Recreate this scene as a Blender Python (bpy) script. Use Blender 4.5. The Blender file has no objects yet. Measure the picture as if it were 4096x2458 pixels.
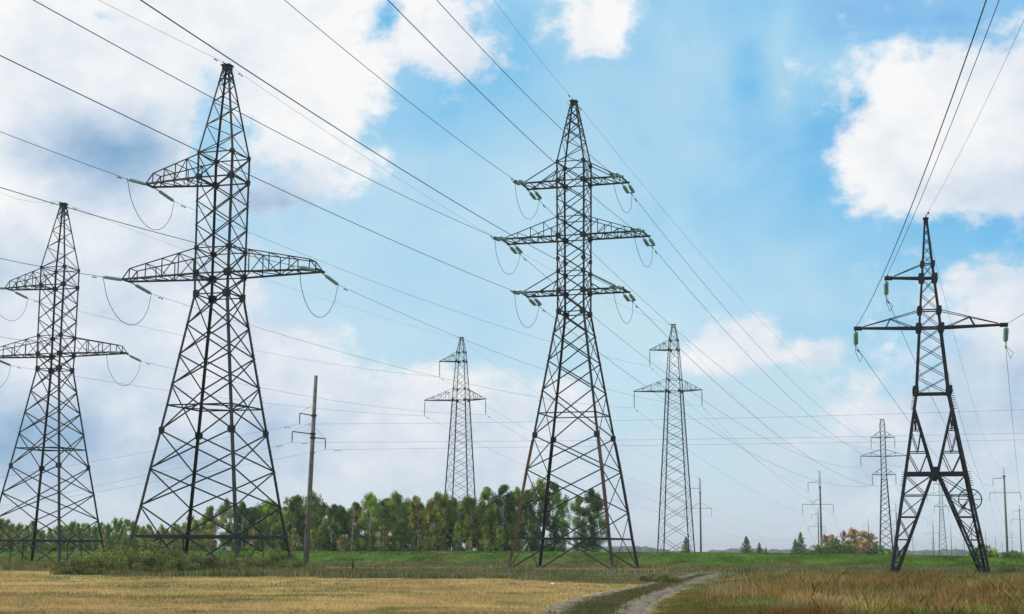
import bpy, math, random
import numpy as np
from mathutils import Vector, Matrix
R = math.radians
random.seed(7); rng = np.random.default_rng(7)
sc = bpy.context.scene
col = sc.collection

# ------------------------------------------------------------------ camera
EYE = 1.7; FPX = 6178.0; PITCH = R(9.04); ROLL = R(0.266)
cam_d = bpy.data.cameras.new('camera'); cam = bpy.data.objects.new('camera', cam_d); col.objects.link(cam)
cam_d.sensor_width = 36; cam_d.lens = FPX/4096*36
cam_d.clip_start = 0.5; cam_d.clip_end = 30000
cam.matrix_world = Matrix.Translation((0, 0, EYE)) @ Matrix.Rotation(R(90)+PITCH, 4, 'X') @ Matrix.Rotation(ROLL, 4, 'Z')
sc.camera = cam

# ------------------------------------------------------------------ light
SUN_EL, SUN_AZ = R(40), R(-78)          # azimuth clockwise from +Y; the sun stands to the left
sun_d = bpy.data.lights.new('sun', 'SUN'); sun_d.energy = 2.6; sun_d.angle = R(8); sun_d.color = (1, .95, .88)
sun = bpy.data.objects.new('sun', sun_d); col.objects.link(sun)
sv = Vector((math.sin(SUN_AZ)*math.cos(SUN_EL), math.cos(SUN_AZ)*math.cos(SUN_EL), math.sin(SUN_EL)))
sun.rotation_euler = sv.to_track_quat('Z', 'Y').to_euler()
sc.view_settings.view_transform = 'Standard'; sc.view_settings.look = 'None'
sc.view_settings.exposure = 0; sc.view_settings.gamma = 1
sc.cycles.max_bounces = 5; sc.cycles.transparent_max_bounces = 8

# ------------------------------------------------------------------ pixel -> world helpers (photograph is 4096 x 2458)
def ray(px, py):
    X, Y = px-2048, py-1229
    c, s = math.cos(ROLL), math.sin(ROLL)
    X, Y = X*c+Y*s, -X*s+Y*c
    a, t = X/FPX, -Y/FPX
    return np.array([a, math.cos(PITCH)-t*math.sin(PITCH), math.sin(PITCH)+t*math.cos(PITCH)])
def at(px, py, y):
    r = ray(px, py); return r*(y/r[1])+np.array([0, 0, EYE])
def on_ground(px, py):
    r = ray(px, py); return r*(-EYE/r[2])+np.array([0, 0, EYE])

# ------------------------------------------------------------------ world: Nishita sky with procedural clouds
# layout of the cloud cover over the sky: columns at these photo x (of 2473), rows at these photo y; cover, cloud brightness, depth of blue (0-9)
CX = list(range(0, 2501, 100))
ROWS = [
 (0, '99989999978524782321132121', '99999999999999999999999999', '44554445565555555577897886'),
 (40, '99659879948725881221121135', '99999999999999999999999999', '45654445575565555566887986'),
 (80, '98899879948825861122265446', '99999999999999999999999999', '46544444575565555565787885'),
 (160, '98499689986541221114489989', '99999999999999999999999999', '45643344455565555474647675'),
 (240, '98899689982211111113269999', '98889999999999999999999998', '34443444455555444574686676'),
 (320, '99999448862111111111189999', '86537999999999999999999887', '33454444455544444566887666'),
 (400, '99998476752111111111799999', '85535998999999999999999876', '33445544333444444456776655'),
 (480, '98887588422111111111479999', '97556834899999999999998776', '33344433333444444455666667'),
 (560, '88667533221111111111112332', '87777777888888888888888877', '33333333333334444445566678'),
 (640, '99878642221111111111113677', '67767777888888888888888877', '33333333333333344444555554'),
 (720, '89888752221111111111113677', '77667777788888888888888777', '33333333333333334444444444'),
 (800, '98988888632111111463223688', '77777778899999999888888776', '33333333333333333344444444'),
 (860, '88988898732111135998743788', '77777778889999999998678775', '33333333333333333333334444'),
 (940, '88878777888876543333577677', '57777777788877777777777665', '22222222222333333333333333'),
 (1040, '88888888999887654333577677', '45565655677777777777777566', '22222222222222222222223333'),
 (1140, '88888777788887655444455666', '44555555666666666666666666', '22222222222222222222222222'),
 (1270, '66666666655555555555555555', '77777777777777777777777777', '11111111111111111111111111'),
 (1336, '55555555555555555555555555', '77777777777777777777777777', '11111111111111111111111111')]
world = bpy.data.worlds.new('World'); sc.world = world; world.use_nodes = True
nt = world.node_tree; nt.nodes.clear(); N = nt.nodes; Lk = nt.links.new
def nd(t, **k):
    n = N.new(t)
    for a, b in k.items(): setattr(n, a, b)
    return n
def mth(op, a, b=None, c=None, clamp=False):
    n = nd('ShaderNodeMath', operation=op); n.use_clamp = clamp
    for i, v in enumerate((a, b, c)):
        if v is None: continue
        if isinstance(v, (int, float)): n.inputs[i].default_value = v
        else: Lk(v, n.inputs[i])
    return n.outputs[0]
tc = nd('ShaderNodeTexCoord'); sep = nd('ShaderNodeSeparateXYZ'); Lk(tc.outputs['Generated'], sep.inputs[0])
az = mth('ARCTAN2', sep.outputs[0], sep.outputs[1]); el = mth('ARCSINE', sep.outputs[2])
cmb = nd('ShaderNodeCombineXYZ'); Lk(az, cmb.inputs[0]); Lk(mth('MULTIPLY', el, 1.25), cmb.inputs[1])
def noise(scale, detail, rough, off, vec=None, dist=0.0):
    mp = nd('ShaderNodeMapping'); mp.inputs['Location'].default_value = off; Lk(vec or cmb.outputs[0], mp.inputs[0])
    n = nd('ShaderNodeTexNoise'); n.inputs['Scale'].default_value = scale; n.inputs['Detail'].default_value = detail
    n.inputs['Roughness'].default_value = rough; n.inputs['Distortion'].default_value = dist
    Lk(mp.outputs[0], n.inputs['Vector']); return n
AZ0, AZ1 = -0.335, 0.335
E0, E1, NR = 0.0, 0.362, 24
# domain warp
w1 = noise(13, 6, .6, (3, 1, 0)); w2 = noise(13, 6, .6, (11, 5, 2))
azw = mth('ADD', az, mth('MULTIPLY', mth('SUBTRACT', w1.outputs[0], .5), .034))
elw = mth('ADD', el, mth('MULTIPLY', mth('SUBTRACT', w2.outputs[0], .5), .030))
u = mth('DIVIDE', mth('SUBTRACT', azw, AZ0), AZ1-AZ0, clamp=True)
v = mth('MULTIPLY', mth('DIVIDE', mth('SUBTRACT', elw, E0), E1-E0, clamp=True), NR-1.001)
# resample the table to rows of equal elevation
tab = np.array([[[int(r[k+1][j]) for j in range(len(CX))] for k in range(3)] for r in ROWS], float)/9
RY = np.array([r[0] for r in ROWS], float)
def sample(px, py):
    x = np.clip(px/1.6563, 0, 2473); y = np.clip(py/1.6563, 0, 1336)
    j = min(np.searchsorted(CX, x, 'right')-1, len(CX)-2); i = min(np.searchsorted(RY, y, 'right')-1, len(RY)-2)
    a = (x-CX[j])/(CX[j+1]-CX[j]); b = (y-RY[i])/(RY[i+1]-RY[i])
    return (tab[i,:,j]*(1-a)+tab[i,:,j+1]*a)*(1-b)+(tab[i+1,:,j]*(1-a)+tab[i+1,:,j+1]*a)*b
def to_px(A, E):
    d = np.array([math.sin(A)*math.cos(E), math.cos(A)*math.cos(E), math.sin(E)])
    dep = d[1]*math.cos(PITCH)+d[2]*math.sin(PITCH); up = -d[1]*math.sin(PITCH)+d[2]*math.cos(PITCH)
    X, Y = FPX*d[0]/dep, -FPX*up/dep
    return 2048+X*math.cos(ROLL)-Y*math.sin(ROLL), 1229+X*math.sin(ROLL)+Y*math.cos(ROLL)
acc = None
NS = 31
for k in range(NR):
    E = E0+(E1-E0)*k/(NR-1)
    cr = nd('ShaderNodeValToRGB'); cr.color_ramp.interpolation = 'EASE'; els = cr.color_ramp.elements
    while len(els) > 1: els.remove(els[0])
    for s in range(NS):
        p = s/(NS-1); c = sample(*to_px(AZ0+(AZ1-AZ0)*p, E))
        e = els[0] if s == 0 else els.new(p)
        e.position = p; e.color = (c[0], c[1], c[2], 1)
    Lk(u, cr.inputs[0])
    wgt = mth('SUBTRACT', 1.0, mth('ABSOLUTE', mth('SUBTRACT', v, float(k))), clamp=True)
    vm = nd('ShaderNodeVectorMath', operation='SCALE'); Lk(cr.outputs[0], vm.inputs[0]); Lk(wgt, vm.inputs['Scale'])
    if acc is None: acc = vm.outputs[0]
    else:
        ad = nd('ShaderNodeVectorMath', operation='ADD'); Lk(acc, ad.inputs[0]); Lk(vm.outputs[0], ad.inputs[1]); acc = ad.outputs[0]
lut = nd('ShaderNodeSeparateXYZ'); Lk(acc, lut.inputs[0])
f1 = noise(19, 12, .62, (5, 9, 1), dist=.15)
f2 = noise(60, 8, .65, (1, 4, 7))
fb = mth('ADD', mth('MULTIPLY', mth('SUBTRACT', f1.outputs[0], .5), 1.5), mth('MULTIPLY', mth('SUBTRACT', f2.outputs[0], .5), .55))
dens = nd('ShaderNodeMapRange'); dens.interpolation_type = 'SMOOTHSTEP'
Lk(mth('ADD', lut.outputs[0], fb), dens.inputs[0]); dens.inputs[1].default_value = .34; dens.inputs[2].default_value = .78
# cloud colour
f3 = noise(17, 10, .6, (8, 2, 3))
f5 = noise(7, 5, .5, (6, 1, 9))
shade = mth('ADD', mth('MULTIPLY', lut.outputs[1], .93), mth('ADD', mth('MULTIPLY', mth('SUBTRACT', f3.outputs[0], .5), .9), mth('MULTIPLY', mth('SUBTRACT', f5.outputs[0], .5), .45)), clamp=False)
cc = nd('ShaderNodeValToRGB'); els = cc.color_ramp.elements
els[0].position = .2; els[0].color = (.20, .40, .62, 1)
els[1].position = 1.0; els[1].color = (.96, .96, .96, 1)
for p, c in ((.42, (.40, .55, .73, 1)), (.62, (.62, .72, .84, 1)), (.80, (.80, .85, .91, 1))):
    e = els.new(p); e.color = c
Lk(shade, cc.inputs[0])
# clear sky: Nishita, tinted by how deep the blue is
sky = nd('ShaderNodeTexSky', sky_type='NISHITA'); sky.sun_disc = False
sky.sun_elevation = SUN_EL; sky.sun_rotation = SUN_AZ; sky.air_density = 1.0; sky.dust_density = .6; sky.ozone_density = 1.5
skys = nd('ShaderNodeVectorMath', operation='SCALE'); Lk(sky.outputs[0], skys.inputs[0]); skys.inputs['Scale'].default_value = .12
blue = nd('ShaderNodeValToRGB'); els = blue.color_ramp.elements
els[0].position = .05; els[0].color = (.60, .74, .84, 1)
els[1].position = 1; els[1].color = (.05, .36, .84, 1)
for p, c in ((.3, (.55, .78, .91, 1)), (.5, (.36, .68, .91, 1)), (.72, (.17, .55, .89, 1))):
    e = els.new(p); e.color = c
f4 = noise(9, 5, .5, (2, 7, 5))
Lk(mth('ADD', lut.outputs[2], mth('MULTIPLY', mth('SUBTRACT', f4.outputs[0], .5), .55)), blue.inputs[0])
mixs = nd('ShaderNodeMixRGB'); mixs.inputs[0].default_value = .85; Lk(skys.outputs[0], mixs.inputs[1]); Lk(blue.outputs[0], mixs.inputs[2])
f6 = noise(5.5, 10, .6, (4, 4, 2), dist=.6); vl = nd('ShaderNodeMapRange'); vl.interpolation_type = 'SMOOTHSTEP'; Lk(f6.outputs[0], vl.inputs[0])
vl.inputs[1].default_value = .42; vl.inputs[2].default_value = .68; vl.inputs[3].default_value = 0; vl.inputs[4].default_value = .38
veil = nd('ShaderNodeMixRGB'); Lk(vl.outputs[0], veil.inputs[0]); Lk(mixs.outputs[0], veil.inputs[1]); veil.inputs[2].default_value = (.60, .82, .94, 1)
mixc = nd('ShaderNodeMixRGB'); Lk(dens.outputs[0], mixc.inputs[0]); Lk(veil.outputs[0], mixc.inputs[1]); Lk(cc.outputs[0], mixc.inputs[2])
# mist near the horizon
hz = nd('ShaderNodeMapRange'); hz.interpolation_type = 'SMOOTHSTEP'; Lk(el, hz.inputs[0])
hz.inputs[1].default_value = .07; hz.inputs[2].default_value = -.01; hz.inputs[3].default_value = 0; hz.inputs[4].default_value = .8
mixh = nd('ShaderNodeMixRGB'); Lk(hz.outputs[0], mixh.inputs[0]); Lk(mixc.outputs[0], mixh.inputs[1]); mixh.inputs[2].default_value = (.68, .77, .85, 1)
bg = nd('ShaderNodeBackground'); Lk(mixh.outputs[0], bg.inputs[0]); bg.inputs[1].default_value = 1.0
out = nd('ShaderNodeOutputWorld'); Lk(bg.outputs[0], out.inputs[0])
world.cycles.sampling_method = 'MANUAL'; world.cycles.sample_map_resolution = 512

# ------------------------------------------------------------------ materials
def mat(name, c1, c2=None, scale=3.0, rough=.7, metal=0.0, detail=4, attr=None, trans=0.0, objrand=0.0, spec=.5, fac=(.35, .65), tint=None):
    m = bpy.data.materials.new(name); m.use_nodes = True; t = m.node_tree; b = t.nodes['Principled BSDF']
    b.inputs['Roughness'].default_value = rough; b.inputs['Metallic'].default_value = metal
    b.inputs['Specular IOR Level'].default_value = spec
    g = t.nodes.new('ShaderNodeNewGeometry')
    n = t.nodes.new('ShaderNodeTexNoise'); n.inputs['Scale'].default_value = scale; n.inputs['Detail'].default_value = detail
    t.links.new(g.outputs['Position'], n.inputs['Vector'])
    mr = t.nodes.new('ShaderNodeMapRange'); mr.inputs[1].default_value = fac[0]; mr.inputs[2].default_value = fac[1]
    t.links.new(n.outputs[0], mr.inputs[0])
    mx = t.nodes.new('ShaderNodeMixRGB'); mx.inputs[1].default_value = (*c1, 1); mx.inputs[2].default_value = (*(c2 or c1), 1)
    t.links.new(mr.outputs[0], mx.inputs[0]); o = mx.outputs[0]
    if attr:
        a = t.nodes.new('ShaderNodeAttribute'); a.attribute_name = attr
        m2 = t.nodes.new('ShaderNodeMixRGB'); m2.blend_type = 'MULTIPLY'; m2.inputs[0].default_value = 1
        t.links.new(o, m2.inputs[1]); t.links.new(a.outputs[0], m2.inputs[2]); o = m2.outputs[0]
    if objrand:
        oi = t.nodes.new('ShaderNodeObjectInfo'); hs = t.nodes.new('ShaderNodeHueSaturation')
        r1 = t.nodes.new('ShaderNodeMapRange'); r1.inputs[3].default_value = .5-objrand*.022; r1.inputs[4].default_value = .5+objrand*.03
        r2 = t.nodes.new('ShaderNodeMapRange'); r2.inputs[3].default_value = 1-objrand*.35; r2.inputs[4].default_value = 1+objrand*.4
        t.links.new(oi.outputs['Random'], r1.inputs[0]); t.links.new(oi.outputs['Random'], r2.inputs[0])
        t.links.new(r1.outputs[0], hs.inputs['Hue']); t.links.new(r2.outputs[0], hs.inputs['Value'])
        t.links.new(o, hs.inputs['Color']); o = hs.outputs[0]
    t.links.new(o, b.inputs['Base Color'])
    if trans:
        tr = t.nodes.new('ShaderNodeBsdfTranslucent'); ms = t.nodes.new('ShaderNodeMixShader'); ms.inputs[0].default_value = trans
        t.links.new(o, tr.inputs[0]); t.links.new(b.outputs[0], ms.inputs[1]); t.links.new(tr.outputs[0], ms.inputs[2])
        t.links.new(ms.outputs[0], t.nodes['Material Output'].inputs[0])
    return m
M = dict(
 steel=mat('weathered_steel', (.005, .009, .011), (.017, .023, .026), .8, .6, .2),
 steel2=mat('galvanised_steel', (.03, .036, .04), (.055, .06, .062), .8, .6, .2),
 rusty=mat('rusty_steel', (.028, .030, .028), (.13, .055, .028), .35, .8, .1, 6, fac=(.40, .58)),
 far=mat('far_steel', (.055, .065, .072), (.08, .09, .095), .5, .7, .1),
 wire=mat('conductor_aluminium', (.015, .025, .035), (.03, .04, .05), .1, .5, .4),
 glass=mat('green_glass', (.16, .38, .30), (.34, .56, .46), 5, .15, 0, spec=.8),
 concrete=mat('weathered_concrete', (.12, .115, .09), (.21, .20, .16), 1.5, .9, 0, 8),
 concrete2=mat('far_concrete', (.10, .10, .09), (.16, .155, .14), 1.5, .9, 0, 8),
 leaf=mat('birch_leaves', (.19, .28, .045), (.34, .40, .075), .5, .6, 0, 3, attr='tint', trans=.55, objrand=.6),
 leafy=mat('yellowing_leaves', (.28, .30, .06), (.42, .36, .08), .5, .6, 0, 3, attr='tint', trans=.5, objrand=.5),
 leafd=mat('dark_leaves', (.11, .20, .05), (.20, .29, .065), .5, .6, 0, 3, attr='tint', trans=.45, objrand=.5),
 autumn=mat('autumn_leaves', (.40, .25, .085), (.55, .34, .12), .4, .6, 0, 3, attr='tint', trans=.35, objrand=.5),
 needle=mat('spruce_needles', (.15, .24, .09), (.24, .34, .13), 1, .7, 0, 3, attr='tint', trans=.2, objrand=.3),
 bark=mat('birch_bark', (.50, .48, .44), (.10, .09, .08), 3.5, .9, 0, 5, fac=(.52, .66)),
 dbark=mat('dark_bark', (.06, .05, .04), (.12, .10, .08), 3.5, .9),
 bush=mat('bramble_leaves', (.10, .16, .035), (.24, .25, .055), .9, .7, 0, 4, attr='tint', trans=.3, objrand=.4),
 bushy=mat('reddish_bramble_leaves', (.11, .12, .03), (.26, .18, .06), .9, .7, 0, 4, attr='tint', trans=.3, objrand=.4),
 grass=mat('verge_grass', (.8, .8, .8), (1.15, 1.15, 1.15), .25, .8, 0, 5, attr='tint', trans=.3, spec=.2),
 asphalt=mat('asphalt', (.16, .16, .155), (.22, .22, .21), 2, .85, 0, 6),
 paint=mat('road_paint', (.6, .6, .58), (.75, .75, .72), 4, .7),
 track=mat('dirt', (.11, .08, .05), (.31, .245, .17), 1.6, .95, 0, 12, spec=.1, fac=(.38, .62)),
 white=mat('white_paint', (.75, .76, .76), (.85, .85, .85), 3, .5),
 red=mat('red_paint', (.5, .04, .03), (.6, .06, .04), 3, .5),
 greypaint=mat('grey_sign_back', (.22, .27, .32), (.28, .33, .38), 3, .5),
 stake=mat('dark_timber', (.03, .025, .02), (.07, .055, .04), 6, .9),
)

# ------------------------------------------------------------------ mesh builder
class MB:
    def __init__(s): s.v = []; s.f = []
    def bar(s, p, q, w, h=None, up=None):
        p, q = Vector(p), Vector(q); d = q-p
        if d.length < 1e-6: return s
        d.normalize(); up = Vector(up) if up else (Vector((0, 0, 1)) if abs(d.z) < .9 else Vector((0, 1, 0)))
        a = d.cross(up).normalized(); b = a.cross(d).normalized(); h = h or w
        i = len(s.v)
        for o in (p, q):
            for x, y in ((-1, -1), (1, -1), (1, 1), (-1, 1)): s.v.append(tuple(o+a*(x*w/2)+b*(y*h/2)))
        s.f += [(i, i+3, i+2, i+1), (i+4, i+5, i+6, i+7)]+[(i+k, i+(k+1) % 4, i+4+(k+1) % 4, i+4+k) for k in range(4)]
        return s
    def angle(s, p, q, w, inward, t=None):
        """steel angle (L section); the heel points away from `inward`"""
        p, q = Vector(p), Vector(q); d = (q-p).normalized(); n = Vector(inward); n = (n-d*n.dot(d)).normalized()
        m = d.cross(n).normalized(); t = t or w*.14
        a = (n+m).normalized(); b = (n-m).normalized()
        prof = [(0, 0), (w, 0), (w, t), (t, t), (t, w), (0, w)]; i = len(s.v)
        for o in (p, q):
            for x, y in prof: s.v.append(tuple(o+a*x+b*y-n*(w*.3)))
        s.f += [(i+5, i+4, i+3, i+2, i+1, i), tuple(range(i+6, i+12))]+[(i+k, i+(k+1) % 6, i+6+(k+1) % 6, i+6+k) for k in range(6)]
        return s
    def tube(s, pts, r, n=6, r2=None, cap=True):
        pts = [Vector(p) for p in pts]; k = len(pts); i = len(s.v)
        for j, p in enumerate(pts):
            d = (pts[min(j+1, k-1)]-pts[max(j-1, 0)]).normalized()
            up = Vector((0, 0, 1)) if abs(d.z) < .95 else Vector((0, 1, 0))
            a = d.cross(up).normalized(); b = a.cross(d).normalized()
            rr = r if not isinstance(r, (list, tuple)) else r[j]
            for m in range(n):
                g = 2*math.pi*m/n; s.v.append(tuple(p+a*(math.cos(g)*rr)+b*(math.sin(g)*rr)))
        for j in range(k-1):
            for m in range(n): s.f.append((i+j*n+m, i+j*n+(m+1) % n, i+(j+1)*n+(m+1) % n, i+(j+1)*n+m))
        if cap: s.f += [tuple(i+m for m in range(n))[::-1], tuple(i+(k-1)*n+m for m in range(n))]
        return s
    def plate(s, c, ax, ay, th, shape=None):
        c, ax, ay = Vector(c), Vector(ax), Vector(ay); n = ax.cross(ay).normalized()*(th/2)
        shape = shape or [(-1, -1), (1, -1), (1, 1), (-1, 1)]; k = len(shape); i = len(s.v)
        for sg in (-1, 1):
            for x, y in shape: s.v.append(tuple(c+ax*x+ay*y+n*sg))
        s.f += [tuple(i+m for m in range(k))[::-1], tuple(i+k+m for m in range(k))]+[(i+m, i+(m+1) % k, i+k+(m+1) % k, i+k+m) for m in range(k)]
        return s
    def build(s, name, m, parent=None, smooth=False):
        me = bpy.data.meshes.new(name); me.from_pydata(s.v, [], s.f); me.materials.append(m)
        if smooth: me.polygons.foreach_set('use_smooth', [True]*len(s.f))
        o = bpy.data.objects.new(name, me); col.objects.link(o)
        if parent: o.parent = parent
        return o
def tag(o, label=None, cat=None, group=None, kind=None):
    for k, v in (('label', label), ('category', cat), ('group', group), ('kind', kind)):
        if v: o[k] = v
    return o
def empty(name, loc, rz=0, **k):
    o = bpy.data.objects.new(name, None); col.objects.link(o); o.location = loc; o.rotation_euler = (0, 0, rz)
    o.empty_display_size = .1
    return tag(o, **k)
def copy_tree(o, parent=None):
    c = o.copy(); col.objects.link(c); c.parent = parent
    for ch in [x for x in o.children if x.type in ('MESH', 'EMPTY')]: copy_tree(ch, c)
    return c
def wpt(root, p):
    a = root.rotation_euler.z; l = root.location
    return np.array([l.x+p[0]*math.cos(a)-p[1]*math.sin(a), l.y+p[0]*math.sin(a)+p[1]*math.cos(a), l.z+p[2]])

# ------------------------------------------------------------------ ground
EDX = [-400, -80, -38, 0, 24.5, 41, 52.5, 65.6, 120, 400]
EDZ = [1.50, 1.52, 1.70, 1.80, 1.75, 1.67, 1.50, 1.17, 1.0, 1.0]
def edge_y(x): return 215-.35*np.clip(x, -300, 300)
def edge_z(x): return np.interp(x, EDX, EDZ)
def gz(x, y):
    x = np.asarray(x, float); y = np.asarray(y, float)
    s = edge_y(x)-y; ze = edge_z(x)
    up = np.clip((16-s)/13.5, 0, 1); up = up*up*(3-2*up)
    z = ze*up
    z = z+.08*((s < -.2) & (s > -8.6))
    back = np.clip((-9-s)/8, 0, 1); z = z-(ze-np.minimum(ze-.25, .95))*back
    z += .03*np.sin(x*.31+y*.17)*np.sin(y*.23-x*.11)*np.clip(s/20, 0, 1)
    z += -.25*np.exp(-((s-19)/4)**2)
    return z
def vnoise(x, y, sc_, seed):
    x = np.asarray(x)/sc_; y = np.asarray(y)/sc_; r = np.random.default_rng(seed).random((64, 64))
    xi = np.floor(x).astype(int); yi = np.floor(y).astype(int); fx = x-xi; fy = y-yi
    fx = fx*fx*(3-2*fx); fy = fy*fy*(3-2*fy); g = lambda a, b: r[a % 64, b % 64]
    return (g(xi, yi)*(1-fx)+g(xi+1, yi)*fx)*(1-fy)+(g(xi, yi+1)*(1-fx)+g(xi+1, yi+1)*fx)*fy
# wheel ruts, traced and laid on the ground
RUT_L = [(2165,2500),(2212,2458),(2270,2423),(2360,2393),(2485,2368),(2585,2347),(2668,2326),(2750,2306),(2800,2296)]
RUT_R = [(2440,2500),(2500,2458),(2540,2423),(2600,2389),(2690,2355),(2768,2325),(2850,2302),(2900,2292)]
RL = np.array([on_ground(*p)[:2] for p in RUT_L]); RR = np.array([on_ground(*p)[:2] for p in RUT_R])
def pdist(x, y, P):
    d = np.full(np.shape(x), 1e9)
    for a, b in zip(P[:-1], P[1:]):
        ab = b-a; t = np.clip(((x-a[0])*ab[0]+(y-a[1])*ab[1])/(ab@ab), 0, 1)
        d = np.minimum(d, np.hypot(x-a[0]-t*ab[0], y-a[1]-t*ab[1]))
    return d
RX = [np.interp(np.arange(0, 160), P[:, 1], P[:, 0]) for P in (RL, RR)]
def track_x(y): return np.interp(y, np.arange(0, 160), (RX[0]+RX[1])/2)
def field_edge(x, y):      # depth of the far border of the stubble, varying from left to right
    return np.interp(x/np.maximum(y, 1), [-.40, -.26, -.255, -.10, 0, .03, .06], [131, 128, 105, 103, 100, 92, 84])
SRGB = lambda r, g, b: np.array([(c/255)**2.2 for c in (r, g, b)])
C_STUB, C_STUB2, C_STUB3 = np.array([.45, .30, .12]), np.array([.57, .41, .18]), np.array([.29, .26, .09])
C_VERGE, C_GREEN, C_WEED, C_WEED2 = np.array([.15, .135, .055]), np.array([.09, .15, .028]), np.array([.17, .10, .038]), np.array([.26, .18, .075])
def ground_kind(x, y):
    """0 stubble, 1 verge grass, 2 embankment, 3 weeds, 4 dry strip, 5 far"""
    s = edge_y(x)-y; n = vnoise(x, y, 6, 1)*6-3; n2 = vnoise(x, y, 2, 2)*1.5
    k = np.ones(np.shape(x), int)
    tx = track_x(np.clip(y, 0, 159)); wr = x > tx+1.9+np.interp(y, [40, 100], [0, 6])*0
    k = np.where((y < field_edge(x, y)+n*.6+n2) & (x < tx+.3), 0, k)
    k = np.where(wr & (y < np.interp(x/np.maximum(y, 1), [.08, .2, .33], [120, 110, 100])+n*1.5), 3, k)
    k = np.where((y > 150) & (y < 168+n) & (x/y > -.12) & (x/y < .10), 4, k)
    k = np.where(s < 17+n*.5, 2, k)
    k = np.where(s < -10, 5, k)
    return k
def ground_col(x, y):
    k = ground_kind(x, y); a = vnoise(x, y, 9, 3)[..., None]; b = vnoise(x, y, 1.7, 4)[..., None]; c = vnoise(x+50, y, 4, 5)[..., None]
    stub = C_STUB*(1-a)+C_STUB2*a; stub = np.where(c > .62, stub*.5+C_STUB3*.5, stub)*(.85+.3*b)
    verge = C_VERGE*(.8+.5*b)*(.9+.3*a); verge = verge*(1-.35*(c > .6))+np.array([.22, .16, .07])*.35*(c > .6)
    emb = C_GREEN*(.75+.5*b); weed = (C_WEED*(1-b)+C_WEED2*b)*(.6+.5*c)
    strip = np.array([.42, .28, .12])*(.8+.4*b); far = np.array([.10, .14, .04])*(.8+.3*a)+0*b
    K = k[..., None]
    r = np.select([K == 0, K == 1, K == 2, K == 3, K == 4], [stub, verge, emb, weed, strip], far)
    d = np.minimum(pdist(x, y, RL), pdist(x, y, RR))[..., None]
    md = np.abs(x-track_x(np.clip(y, 0, 159)))[..., None]
    r = np.where((md < 1.0) & (y[..., None] < 112), np.array([.13, .12, .05])*(.7+.6*b), r)
    r = np.where((d < .75) & (y[..., None] < 118), r*.5+np.array([.30, .25, .18])*.5, r)
    return r
gx = np.concatenate([[-12000, -6000, -3000, -1500, -800, -450, -280, -190, -145], np.arange(-115, 115.1, .6), [145, 190, 280, 450, 800, 1500, 3000, 6000, 12000]])
gy = np.concatenate([[-200, -60, 0, 20], np.arange(30, 262, .6), np.arange(264, 330, 4), [360, 420, 520, 700, 1000, 1500, 2400, 4000, 7000, 14000]])
GX, GY = np.meshgrid(gx, gy); GZ = gz(GX, GY); ny, nx = GX.shape
def grid_mesh(name, X, Y, Z, C=None, m=None):
    ny, nx = X.shape; me = bpy.data.meshes.new(name)
    me.vertices.add(nx*ny); me.vertices.foreach_set('co', np.stack([X, Y, Z], -1).astype(np.float32).ravel())
    I = np.arange(nx*ny).reshape(ny, nx); q = np.stack([I[:-1, :-1], I[:-1, 1:], I[1:, 1:], I[1:, :-1]], -1).reshape(-1, 4)
    me.loops.add(q.size); me.loops.foreach_set('vertex_index', q.ravel().astype(np.int32))
    me.polygons.add(len(q)); me.polygons.foreach_set('loop_start', np.arange(0, q.size, 4, dtype=np.int32))
    me.update(calc_edges=True)
    if C is not None:
        ca = me.color_attributes.new('tint', 'FLOAT_COLOR', 'POINT'); ca.data.foreach_set('color', np.concatenate([C.reshape(-1, 3), np.ones((nx*ny, 1))], 1).astype(np.float32).ravel())
    me.materials.append(m); o = bpy.data.objects.new(name, me); col.objects.link(o); return o
def ground_mat():
    m = bpy.data.materials.new('field_soil'); m.use_nodes = True; t = m.node_tree; b = t.nodes['Principled BSDF']; b.inputs['Roughness'].default_value = .95
    b.inputs['Specular IOR Level'].default_value = .1
    a = t.nodes.new('ShaderNodeAttribute'); a.attribute_name = 'tint'; g = t.nodes.new('ShaderNodeNewGeometry'); o = a.outputs[0]
    for scl, lo, hi in ((.9, .75, 1.25), (7, .6, 1.4), (.12, .85, 1.15)):
        n = t.nodes.new('ShaderNodeTexNoise'); n.inputs['Scale'].default_value = scl; n.inputs['Detail'].default_value = 6; t.links.new(g.outputs['Position'], n.inputs['Vector'])
        mr = t.nodes.new('ShaderNodeMapRange'); mr.inputs[1].default_value = .3; mr.inputs[2].default_value = .7; mr.inputs[3].default_value = lo; mr.inputs[4].default_value = hi
        t.links.new(n.outputs[0], mr.inputs[0]); s = t.nodes.new('ShaderNodeVectorMath'); s.operation = 'SCALE'
        t.links.new(o, s.inputs[0]); t.links.new(mr.outputs[0], s.inputs['Scale']); o = s.outputs[0]
    t.links.new(o, b.inputs['Base Color']); return m
gm = ground_mat()
tag(grid_mesh('ground', GX, GY, GZ, ground_col(GX, GY), gm), kind='structure')
# road on the embankment, with edge lines
def strip(name, s0, s1, dz, m, x0=-600, x1=500, n=260):
    xs = np.linspace(x0, x1, n); X = np.stack([xs, xs]); Y = np.stack([edge_y(xs)+s0, edge_y(xs)+s1])
    Z = edge_z(xs)[None, :]+dz+np.array([[0.], [0.]]); return grid_mesh(name, X, Y, Z, None, m)
tag(strip('road', .4, 8.2, .12, M['asphalt']), kind='structure')
tag(strip('road_marking', .75, 0.95, .127, M['paint']), kind='structure')
tag(strip('road_marking', 7.6, 7.8, .127, M['paint']), kind='structure')
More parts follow.
